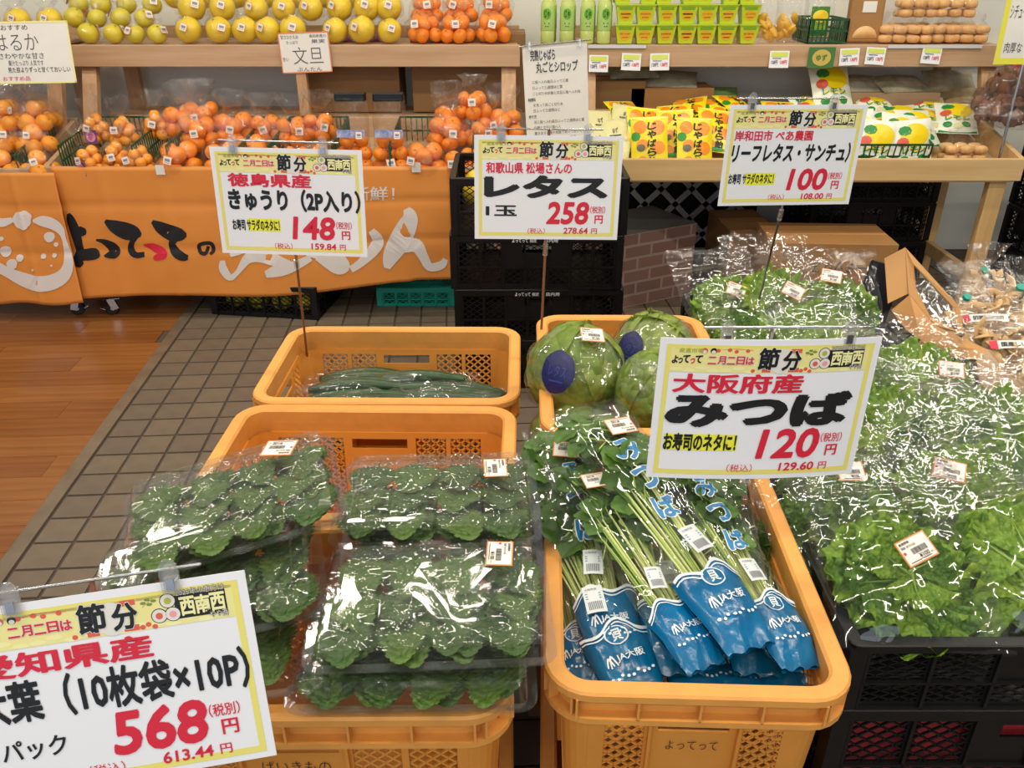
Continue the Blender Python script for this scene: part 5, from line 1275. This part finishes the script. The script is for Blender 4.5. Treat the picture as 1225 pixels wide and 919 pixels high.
for i, (px, py, z, r, nv, st, lb) in enumerate(((690, 446, .70, 1.0, True, True, 'large film-wrapped lettuce with navy label at the left of its crate'), (783, 424, .71, .88, True, False, 'film-wrapped lettuce with navy label at the back right of the crate'), (792, 470, .70, .9, False, False, 'pale film-wrapped lettuce half hidden by the みつば sign'), (690, 530, .58, .95, False, False, 'film-wrapped lettuce low in the crate behind the leafy bag tops'), (800, 520, .60, .9, False, False, 'film-wrapped lettuce low at the crate\'s right, behind the sign'))):
    o = lettuce_head(lb, i + 2, r, nv, st); o.location = at_z(px, py, z)

# ============================================================ long-stemmed greens (blue-footed bags)
STEM = [mat('stem_pale', '#dbe39a', .4), mat('stem_green', '#a9c65a', .4)]
MLEAF = [leafmat('trefoil_leaf', '#628a2e', '#4a7224', 30), leafmat('trefoil_leaf_deep', '#446a24', '#34561c', 30)]
def trefoil_mesh(mt, seed):
    g = G()
    for a0 in (-62, 0, 62):
        def fn(u, v, a0=a0):
            t = v; w_ = .019 * math.sin(math.pi * min(1, t * .92 + .04)) ** .8 * (1 + .10 * math.sin(t * 40)); x = (u - .5) * 2 * w_; y = .006 + t * .042
            z = -.25 * y * y * 10 + abs(x) * .35 + noise.noise(Vector((x * 60, y * 60, a0 + seed))) * .003
            c, s = math.cos(R(a0)), math.sin(R(a0)); return (x * c + y * s, -x * s + y * c, z)
        g.grid(fn, 6, 10)
    g.tube([(0, -.05, -.002), (0, .0, 0), (0, .01, 0)], .0012, 5, 1)
    return g.mesh('leaf', [mt, STEM[1]], True)
TR = [trefoil_mesh(MLEAF[0], 1), trefoil_mesh(MLEAF[1], 5)]
BLUE = mat('blue_print_film', '#0670a4', .22, '#055f90', 30, bump=.7, bscale=45, spec=.6); WHT = mat('white_film_print', '#e4eef2', .3); LTXT = mat('blue_letters', '#1c76ad', .35)
def stems_mesh(seed, L=.40):
    g = G(); rg = random.Random(seed)
    for i in range(26):
        a = rg.uniform(-1, 1); zz = rg.uniform(-1, 1) * math.sqrt(1 - a * a); b_ = rg.uniform(-1, 1)
        pts = [(.024 * a, .012, .010 * zz), (.022 * a + .004 * b_, .10, .011 * zz), (.028 * a + .006 * b_, .19, .012 * zz), (.036 * a + .008 * b_, .20 + rg.uniform(.06, .12), .012 * zz)]
        g.tube(pts, [.0024, .0022, .0018, .0014], 5, int(rg.random() < .35), False)
    return g.mesh('stems', STEM, True)
SMs = [stems_mesh(1), stems_mesh(2)]
def mit_surface(seed, off=0.0):
    def F(u, y, sg=1):                      # u -1..1, y 0..L
        w_ = .038 + .014 * min(y / .12, 1) + .018 * max(0, (y - .15) / .3); T_ = (.020 + .006 * max(0, (y - .2) / .2)) * min(1, .35 + y / .04) * (1 if y < .40 else max(.3, 1 - (y - .40) / .06))
        k = math.sqrt(max(0, 1 - u * u)); n = noise.noise(Vector((u * 1.6 + seed, y * 30, sg))) * .004 + abs(noise.noise(Vector((u * 3 + seed, y * 55, sg + 4)))) * .004
        return Vector((u * (w_ + off), y, sg * (T_ * k ** .7 + off) + sg * n))
    return F
def mit_meshes(seed):
    L = .46; F = mit_surface(seed)
    g = G(); g.grid(lambda u, v: F(2 * u - 1, .09 + (L - .09) * v, 1), 18, 34); g.grid(lambda u, v: F(1 - 2 * u, .09 + (L - .09) * v, -1), 18, 20); fm = g.mesh('film', M['film'], True)
    Fb = mit_surface(seed, .0006); g = G()
    yb = lambda u: .108 + .008 * math.sin(u * 5 + seed) - .012 * u * u
    def bl(sg): return lambda u, v: (Fb((2 * u - 1) * sg, -.012 + (yb(2 * u - 1) + .012) * v + (.0022 * math.sin(u * 17 + seed) * (1 - v) ** 3), sg))
    g.grid(bl(1), 20, 14); g.grid(bl(-1), 20, 8); 
    bm_ = g.mesh('blue_sleeve', BLUE, True)
    Fp = mit_surface(seed, .0022); g = G(); sgn = 1
    for k_, (a, b_) in enumerate(((-.001, .0035), (.0065, .0085))):
        g.grid(lambda u, v: Fp((2 * u - 1) * .98, yb(2 * u - 1) - b_ + (b_ - a) * v, 1), 20, 1, 0)
    S = lambda u, v, t=0: Fp((u - .5) * 1.9, .125 * (1 - v), 1) + Vector((0, 0, t))
    if seed % 2 < 1.2:
        put_disc(g, S, .5, .28, .19, .115, 0, .0, 24); put_disc(g, S, .5, .28, .165, .1, 1, .0006, 24); put_text(g, S, '貝', (.42, .21, .58, .35), 0, .02, t=.0012)
    put_text(g, S, 'JA大阪', (.34, .50, .80, .61), 0, .02, t=.0003)
    put_stroke(g, S, [(.16, .62, .01), (.22, .52, .014), (.27, .62, .01)], 0, .0003); put_stroke(g, S, [(.21, .64, .01), (.27, .5, .014), (.33, .63, .01)], 0, .0003)
    for i in range(9): put_disc(g, S, .14 + i * .09, .76 + .02 * math.sin(i * 2.2), .030, .018, 0, .0003, 8)
    pm_ = g.mesh('sleeve_print', [WHT, BLUE], True)
    g = G(); Sy = lambda u, v, t=0: Fp((u - .5) * 1.9, .46 - v * .46, 1) + Vector((0, 0, .0015 + t))
    for i, ch in enumerate('みつば'):
        b_ = (.33, .24 + i * .125, .66, .325 + i * .125)
        put_text(g, Sy, ch, b_, 0, .085, t=0); put_text(g, Sy, ch, b_, 1, .035, t=.0005)
    put_text(g, Sy, '府産', (.36, .66, .6, .70), 0, .01, t=0)
    tm2 = g.mesh('blue_lettering', [WHT, LTXT], True)
    return fm, bm_, pm_, tm2
MM = [mit_meshes(1.0), mit_meshes(3.7), mit_meshes(6.2)]
def slip_mesh():
    g = G(); S = lambda u, v, t=0: Vector(((u - .5) * .030, (.5 - v) * .045, t + .0025 * math.sin(u * 3)))
    put_rect(g, S, (0, 0, 1, 1), 0, .0, 4); put_text(g, S, '大阪府産', (.1, .1, .7, .18), 1, 0, t=.0006)
    x = .15
    while x < .85: put_rect(g, S, (x, .6, x + .03, .9), 1, .0006); x += .07
    for k in range(3): put_rect(g, S, (.1, .28 + k * .09, .85, .31 + k * .09), 2, .0006)
    return g.mesh('info_slip', [mat('slip_white', '#dfe6e8', .45), M['grey_ink'], LTXT])
SLIP = slip_mesh()
def bunch(label, seed, foot, tip, roll=0, letters=True, sticker=True, sc_=1.0, slip=True, leaves=16):
    root = thing('long_greens_bag', label, 'greens bag', group='blue-footed bags of trefoil greens'); rg = random.Random(seed)
    m_ = MM[seed % 3]
    link('stems', SMs[seed % 2], root)
    for i in range(leaves):
        y = .235 + .195 * (i / leaves) + rg.uniform(-.01, .01); sp = .028 + .01 * (i / leaves)
        link('leaf', TR[rg.random() < .45], root, (rg.uniform(-sp, sp), y, rg.uniform(-.006, .012)), (R(rg.uniform(-25, 25)), R(rg.uniform(-30, 30)), R(rg.uniform(-70, 70))), (rg.uniform(.85, 1.15),) * 3)
    link('film', m_[0], root); b_ = link('blue_sleeve', m_[1], root); link('sleeve_print', m_[2], b_)
    if letters: link('blue_lettering', m_[3], root)
    if sticker: stick_on(root, (rg.uniform(-.005, .012), .375, .034), (0, 0, 1), rg.uniform(-.4, .1))
    if slip: link('info_slip', SLIP, root, (rg.uniform(-.012, .012), .150, .0265), (R(-3), 0, rg.uniform(-.3, .3)))
    foot, tip = Vector(foot), Vector(tip); Y = (tip - foot).normalized(); X = Y.cross(Vector((0, 0, 1))).normalized(); Z = X.cross(Y).normalized()
    m = Matrix((X, Y, Z)).transposed() @ Matrix.Rotation(R(roll), 3, 'Y'); root.rotation_mode = 'XYZ'; root.rotation_euler = m.to_euler(); root.location = foot; root.scale = (sc_,) * 3
    return root
BN = [ # foot px,py,z ; tip px,py,z ; roll ; letters ; sticker; label
 (768, 838, .585, 640, 556, .70, -8, 0, 0, 'front-left bag of pale stems lying across from the leaf packs', True),
 (840, 792, .645, 690, 560, .735, 2, 0, 1, 'bag with round white mark on its blue foot, centre of the crate', True),
 (893, 768, .665, 704, 492, .780, 4, 1, 1, 'topmost bag with big blue みつば letters down its middle', True),
 (955, 792, .635, 805, 545, .72, 12, 1, 1, 'right-hand bag leaning on the crate wall beside the sign\'s stick', True),
 (740, 790, .600, 672, 520, .72, -4, 1, 1, 'bag with blue letters just right of the front-left one', True),
 (812, 800, .600, 770, 540, .70, 0, 0, 0, 'bag half hidden between the centre bags', True),
 (700, 822, .560, 655, 585, .66, -12, 0, 0, 'bag hugging the crate\'s left wall, foot upright', False),
 (760, 842, .545, 700, 600, .60, 0, 0, 0, 'lower layer bag at the front, foot behind the rim', False),
 (835, 838, .555, 800, 600, .60, 0, 0, 0, 'lower layer bag in the middle with the round mark', False),
 (885, 838, .555, 850, 600, .60, 6, 0, 0, 'lower layer bag right of the middle', False),
 (945, 832, .560, 905, 600, .60, 8, 0, 0, 'lower layer bag at the right front corner', False),
 (712, 845, .540, 690, 600, .59, -6, 0, 0, 'lower layer bag at the left front corner', False),
 (905, 800, .600, 850, 560, .68, 8, 0, 0, 'second layer bag under the topmost one', True),
]
for i, (a, b_, c_, d, e, f_, rl, lt, st, lb, sl) in enumerate(BN):
    F_ = at_z(a, b_, c_); T_ = at_z(d, e, f_)
    bunch(lb, i, F_, T_, rl, bool(lt), bool(st), min(1.0, (T_ - F_).length / .44) if i < 7 else .9, sl, 16 if i < 7 else 6)

# ============================================================ clear packs of shiso leaves
SH = [leafmat('leaf_green', '#5d7c30', '#466624', 24, .15, vein=110), leafmat('leaf_green_deep', '#476828', '#36561f', 24, .15, vein=110)]
def shiso_mesh(mt, seed):
    g = G()
    def fn(u, v):
        w_ = .029 * (math.sin(math.pi * min(1, v * .9 + .06)) ** .75) * (1 + .11 * math.sin(v * 75)); x = (u - .5) * 2 * w_; y = (v - .5) * .082
        return (x, y, abs(x) * .18 + .004 * math.sin(v * 3) + noise.noise(Vector((x * 70, y * 70, seed))) * .0022 - .0012 * (abs(math.sin(v * 24 + abs(u - .5) * 8)) < .25))
    g.grid(fn, 8, 48); g.tube([(0, -.055, .002), (0, -.04, .001), (0, .03, .003)], [.0014, .0012, .0005], 5, 0, False)
    return g.mesh('leaf', mt, True)
SHM = [shiso_mesh(SH[0], 1), shiso_mesh(SH[1], 4)]
PWd, PDp = .292, .205
def pack_meshes():
    g = G(); W0, D0 = PWd, PDp
    sweep(g, W0, D0, .022, [(.0, .020), (.0, .0215), (.011, .022), (.011, .0205)], 5)
    sweep(g, W0, D0, .022, [(.011, .022), (.013, .012), (.015, .012), (.020, .001)], 5, closed=False)
    pts = rr(W0 - .040, D0 - .040, .01, 5); g.poly([(x, y, .001) for x, y in pts][::-1]); tray = g.mesh('tray', M['clam'], 25)
    g = G(); sweep(g, W0 + .002, D0 + .002, .023, [(.0, .0228), (.0, .0245), (.012, .0245), (.013, .034), (.016, .036), (.017, .044), (.022, .049)], 5, closed=False)
    for k, ins in enumerate((.022, .030, .034)): pass
    sweep(g, W0 + .002, D0 + .002, .023, [(.022, .049), (.030, .0495), (.032, .0475), (.036, .0475), (.038, .050), (.046, .050)], 5, closed=False)
    pts = rr(W0 + .002 - .092, D0 + .002 - .092, .006, 5); g.poly([(x, y, .050) for x, y in pts])
    for i in (-1, 0, 1):
        for s in (-1, 1): g.tube([(i * .06, s * .02, .0505), (i * .06, s * .048, .0505)], .0008, 5)
    lid = g.mesh('lid', M['clam'], 25)
    g = G()
    for s in (1,): g.grid(lambda u, v: (lambda x, y: Vector((x, y, .038 + .004 * math.sin(math.pi * u) + noise.noise(Vector((x * 60, y * 60, 2))) * .004 + abs(noise.noise(Vector((x * 90, y * 50, 5)))) * .004)))((u - .5) * .062, (v - .5) * .094), 10, 16)
    inner = g.mesh('inner_bag', M['film_fine'], True)
    return tray, lid, inner
TRAY, LID, INNER = pack_meshes()
def leaf_pack(label, seed, full=True, st=(.095, .02, 90)):
    root = thing('leaf_pack', label, 'leaf pack', group='clear packs of green leaves'); rg = random.Random(seed)
    link('tray', TRAY, root); link('lid', LID, root)
    for cx in range(4):
        for cy in range(3):
            x0, y0 = (cx - 1.5) * .065, (cy - 1) * .052
            for k in range(5 if full else 2):
                link('leaf', SHM[rg.random() < .4], root, (x0 + rg.uniform(-.011, .011), y0 + .014 - k * .005 + rg.uniform(-.007, .007), .010 + k * .0035), (R(rg.uniform(4, 12)), R(rg.uniform(-10, 10)), R(180 + rg.uniform(-24, 24))), (rg.uniform(.9, 1.1), rg.uniform(.95, 1.1), 1))
            if full and cy < 2: link('inner_bag', INNER, root, (x0, (cy - .5) * .086, rg.uniform(-.001, .001)), (0, 0, R(rg.uniform(-4, 4))))
    if st: stick_on(root, (st[0], st[1], .0525), (0, 0, 1), R(st[2]))
    return root
PK_ = [ # x, y, z, rx, ry, rz, full, sticker, label
 (-.118, .772, .6605, 0, 0, 1, True, None, 'bottom clear leaf pack resting on the front crate rim'),
 (-.098, .790, .713, 1.5, 0, 3, True, (.085, .055, 85), 'front leaf pack with upright sticker, second in the right-hand pile'),
 (-.102, .990, .6655, 0, 0, 1, False, None, 'hidden leaf pack under the rear one of the right-hand pile'),
 (-.108, 1.000, .720, 1, 0, 2.5, True, (.085, .035, 92), 'rear leaf pack leaning at the empty crate, topmost on the right'),
 (-.40, .775, .6605, 0, -2, 8, False, None, 'lowest clear leaf pack of the left-hand pile behind the corner sign'),
 (-.385, .830, .7125, 4, -6, 14, True, (.09, .05, -15), 'middle leaf pack of the left-hand pile, beside the corner sign'),
 (-.372, .925, .768, 3, -9, 17, True, (.075, .055, -25), 'top leaf pack of the left-hand pile, tilted up towards the right'),
]
for i, (x, y, z, rx, ry, rz, fl, st, lb) in enumerate(PK_):
    o = leaf_pack(lb, i, fl, st); o.location = (x, y, z); o.rotation_euler = (R(rx), R(ry), R(rz))
# ============================================================ cucumbers
CUC = mat('cucumber', '#2b4a22', .3, '#1f3c1a', 40, bump=.6, bscale=120)
g = G()
def cuf(u, v):
    a = 2 * math.pi * u; r_ = .0155 * math.sin(math.pi * (v * .94 + .03)) ** .32 * (1 + .03 * math.sin(6 * a)); return (-.11 + .22 * v, r_ * math.cos(a) + .012 * math.sin(math.pi * v), r_ * math.sin(a))
g.grid(cuf, 12, 18, cu=True); CM_ = g.mesh('cucumber', CUC, True)
PFc = pillow_film('film', .075, -.15, .14, .022, 5.5, 'film_fine', 12, 34, .3)
for i, (px, py, z, yw, lb) in enumerate(((430, 470, 1.66, 4, 'left'), (500, 460, 1.70, -3, 'top middle'), (545, 474, 1.66, -9, 'right'), (455, 484, 1.58, 2, 'front left'), (520, 484, 1.58, -5, 'front right'), (440, 458, 1.74, 3, 'back left'))):
    root = thing('cucumber_bag', 'film bag of cucumbers, %s in the rear orange crate' % lb, 'cucumber bag', group='bags of cucumbers'); rg = random.Random(i)
    for k in range(3): link('cucumber', CM_, root, (rg.uniform(-.005, .005), (k - 1) * .024, (k % 2) * .008), (rg.uniform(0, 3), 0, R(rg.uniform(-3, 3))))
    link('film', PFc, root, (0, 0, 0), (0, 0, R(-90)), (1.25, 1, 1.2)); root.location = at_y(px, py, z); root.rotation_euler = (0, R(rg.uniform(-4, 4)), R(yw))
# filler: deeper bags so that the crate is not hollow
for i in range(6):
    root = thing('cucumber_bag', 'film bag of cucumbers in the lower layer of the rear orange crate', 'cucumber bag', group='lower bags of cucumbers')
    for k in range(3): link('cucumber', CM_, root, (0, (k - 1) * .03, 0), (0, 0, 0))
    root.location = (CX + .02 + (-.11 if i % 2 else .11), 1.55 + (i // 2) * .09, .50); root.rotation_euler = (0, 0, R(3 * (i - 2)))
g = G(); g.grid(lambda u, v: ((u - .5) * .09, .0, v * .13 + .0), 2, 2); o = g.build('paper_slip', M['paper_w'], None, loc=at_z(322, 612, .50), rot=(R(-20), R(8), R(30))); so = o.modifiers.new('s', 'SOLIDIFY'); so.thickness = .0008; tag(o, 'white paper slip standing in the empty orange crate', 'paper')
o.location = (-.44, 1.25, .336)
o.scale = (1, 1, 1.4)
# handle-plate writing on the two front crates
for (x, y, z, rz, half, txt) in ((.238, .985, .331, 88, CW / 2, 'よってって'),):
    pass
def crate_writing(o, L_, txt, wdt, hgt, z, side):
    g = G(); r_ = side
    off_ = .019 + .016 * (1 - z / OH) - .001
    if side == 'x': S = lambda u, v, t=0: Vector((-CW / 2 + off_ - .001, -(u - .5) * wdt, z + (.5 - v) * hgt))
    else: S = lambda u, v, t=0: Vector(((u - .5) * wdt, -CD / 2 + off_ - .001, z + (.5 - v) * hgt))
    put_text(g, S, txt, (0, 0, 1, 1), 0, -.008, t=0); g.build('handwriting', M['black_ink'], o)
for o in list(COL.objects):
    lb = o.get('label', '')
    if lb.startswith('orange crate full of blue'): crate_writing(o, 0, 'よってって', .066, .016, .218, 'x')
    if lb.startswith('orange crate under the clear packs'): crate_writing(o, 0, 'ばいきもの', .085, .02, .218, 'y')

# ============================================================ mushroom slices, window carton, red goods
SL_M = mat('dried_slice', '#d9b98a', .55, '#c49c66', 40)
def slice_mesh():
    g = G()
    def fn(u, v):
        a = math.pi * v; r_ = .022 + (.010 * math.cos(2 * math.pi * u)); return (r_ * math.cos(a) * 1.15, r_ * math.sin(a) * .85, .003 * math.sin(2 * math.pi * u) + .004 * math.sin(a * 2))
    g.grid(fn, 8, 10, cu=True); g.tube([(0, .0, 0), (0, .02, 0)], [.006, .004], 6); return g.mesh('mushroom_slice', SL_M, True)
SLM = slice_mesh()
mc = copy_tree(bc); mc.location = (1.20, 1.78, .418); mc['label'] = 'black crate of dried mushroom slices right of the brown carton'; mc.scale = (.8, 1, 1)
mc2 = copy_tree(bc); mc2.location = (1.20, 1.78, .218); mc2['label'] = 'black crate under the mushroom slice crate'; mc2.scale = (.8, 1, 1)
mc3 = copy_tree(bc); mc3.location = (1.20, 1.78, .018); mc3['label'] = 'lowest black crate under the mushroom slices, on the floor'; mc3.scale = (.8, 1, 1)
for o in (mc, mc2, mc3): o.location.z -= .017
PFm = pillow_film('film', .20, -.11, .17, .045, 21.5, 'film_fine')
for i, (px, py, z, yw, lb) in enumerate(((1172, 398, .665, 8, 'with a red-ended white band, nearest the carton'), (1212, 432, .675, -10, 'in front at the right edge'), (1190, 362, .66, 4, 'at the back of the crate'), (1228, 385, .67, -6, 'cut by the right edge behind'), (1245, 455, .66, 5, 'lowest at the right edge'))):
    root = thing('dried_slice_bag', 'film bag of tan dried mushroom slices ' + lb, 'mushroom bag', group='bags of dried mushroom slices'); rg = random.Random(i)
    for k in range(46): link('mushroom_slice', SLM, root, (rg.uniform(-.075, .075), rg.uniform(-.07, .08), rg.uniform(-.02, .03)), (rg.uniform(-.8, .8), rg.uniform(-.8, .8), rg.uniform(0, 6.3)), (rg.uniform(.7, 1.1),) * 3)
    link('film', PFm, root)
    if i < 2:
        g = G(); S = lambda u, v, t=0: Vector(((u - .5) * .12, (.5 - v) * .022, t + .006 * math.sin(u * 3.1)))
        put_rect(g, S, (.14, 0, 1, 1), 0, .0, 8); put_rect(g, S, (0, 0, .14, 1), 1, 0, 2); put_text(g, S, '国産しいたけ', (.2, .2, .9, .8), 2, .03, t=.0006); g.build('white_band', [M['paper_w'], M['red'], M['black_ink']], root, loc=(-.01, .0, .052), rot=(R(8), 0, R(-2 + 6 * i)))
    if i in (0, 2, 3):
        g = G()
        def ft(u, v, i=i):
            a = 2 * math.pi * u; r_ = .008 + .05 * v ** 1.3 * (1 + .25 * math.sin(5 * a + i)); return crinkle((r_ * math.cos(a), r_ * math.sin(a) * .7, .075 * v), .008 * v + .001, 30, i)
        g.grid(ft, 26, 12, cu=True); g.build('gathered_top', M['film_fine'], root, True, (0, .10, .03), (R(-30), 0, 0))
        g = G(); g.tube([(0, .10, .026), (0, .098, .036)], .011, 10); g.build('green_tie', M['teal'], root)
    place(root, at_z(px, py, z), 22, yw, .9)
root = thing('window_carton', 'opened brown carton with a clear window leaning between lettuce and mushrooms', 'box')
def panel(name, pts, mt, th=.003, parent=None):
    g = G(); P = [at_y(*p) for p in pts]; n = (P[1] - P[0]).cross(P[2] - P[1]).normalized()
    if n.y > 0: n = -n
    g.prism(P, -n * th); return g.build(name, M[mt], parent or root)
panel('side_panel', [(1058, 309, 1.80), (1083, 296, 1.80), (1087, 351, 1.72), (1062, 363, 1.72)], 'carton_l')
Q = [at_y(1083, 296, 1.80), at_y(1148, 367, 1.66), at_y(1153, 399, 1.60), at_y(1118, 389, 1.62), at_y(1087, 351, 1.715)]
cc = sum(Q, Vector()) / 5; inn = [at_y(1093, 316, 1.755), at_y(1143, 370, 1.66), at_y(1146, 396, 1.61), at_y(1112, 377, 1.645), at_y(1096, 345, 1.715)]
g = G()
nrm = (Q[1] - Q[0]).cross(Q[2] - Q[1]).normalized(); nrm = nrm if nrm.y < 0 else -nrm
for i in range(5):
    j = (i + 1) % 5; g.prism([Q[i], Q[j], inn[j], inn[i]], -nrm * .003)
g.build('window_frame_board', M['carton_l'], root)
g = G(); g.poly([p - nrm * .0015 for p in inn]); g.build('clear_window', M['film_fine'], root)
panel('flap', [(1066, 371, 1.72), (1088, 353, 1.71), (1117, 389, 1.62), (1102, 407, 1.56), (1084, 395, 1.62)], 'carton_l')
panel('flap', [(1118, 389, 1.618), (1181, 418, 1.52), (1168, 430, 1.50), (1135, 425, 1.53), (1101, 408, 1.56)], 'carton_l')
panel('flap', [(1181, 418, 1.52), (1226, 462, 1.41), (1228, 476, 1.39), (1191, 478, 1.39), (1172, 458, 1.43), (1168, 430, 1.50)], 'carton_g')
panel('bottom_panel', [(1101, 408, 1.562), (1135, 425, 1.532), (1120, 440, 1.50), (1092, 425, 1.54)], 'carton')
g = G(); g.box((0, 0, 0), (.085, .012, .15)); o = bevel(g.build('black_board', M['black'], None, loc=at_y(1050, 350, 1.98), rot=(R(-14), R(12), R(-8))), .003); tag(o, 'black board leaning behind the brown carton', 'board')
o.location.z -= .0
# red goods in the crate below the front lettuce
REDM = mat('red_package', '#b5383c', .35, '#8f2a30', 30)
g = G()
for i in range(1): g.box((0, 0, 0), (.10, .17, .16))
rm = g.mesh('red_package', REDM)
k = 0
for i in range(5):
    for j in range(2):
        o = link('red_package', rm, None, (.757 + (i - 2) * .108, 1.035 + (j - .5) * .18, .298 + .009 + .081), (0, 0, R((i * 7 + j * 3) % 5 - 2))); tag(o, 'red package inside the crate below the front lettuce', 'package', 'red packages in the lower black crate')
# blue cartons / bags seen through the mitsuba crate's lattice are the sleeves themselves
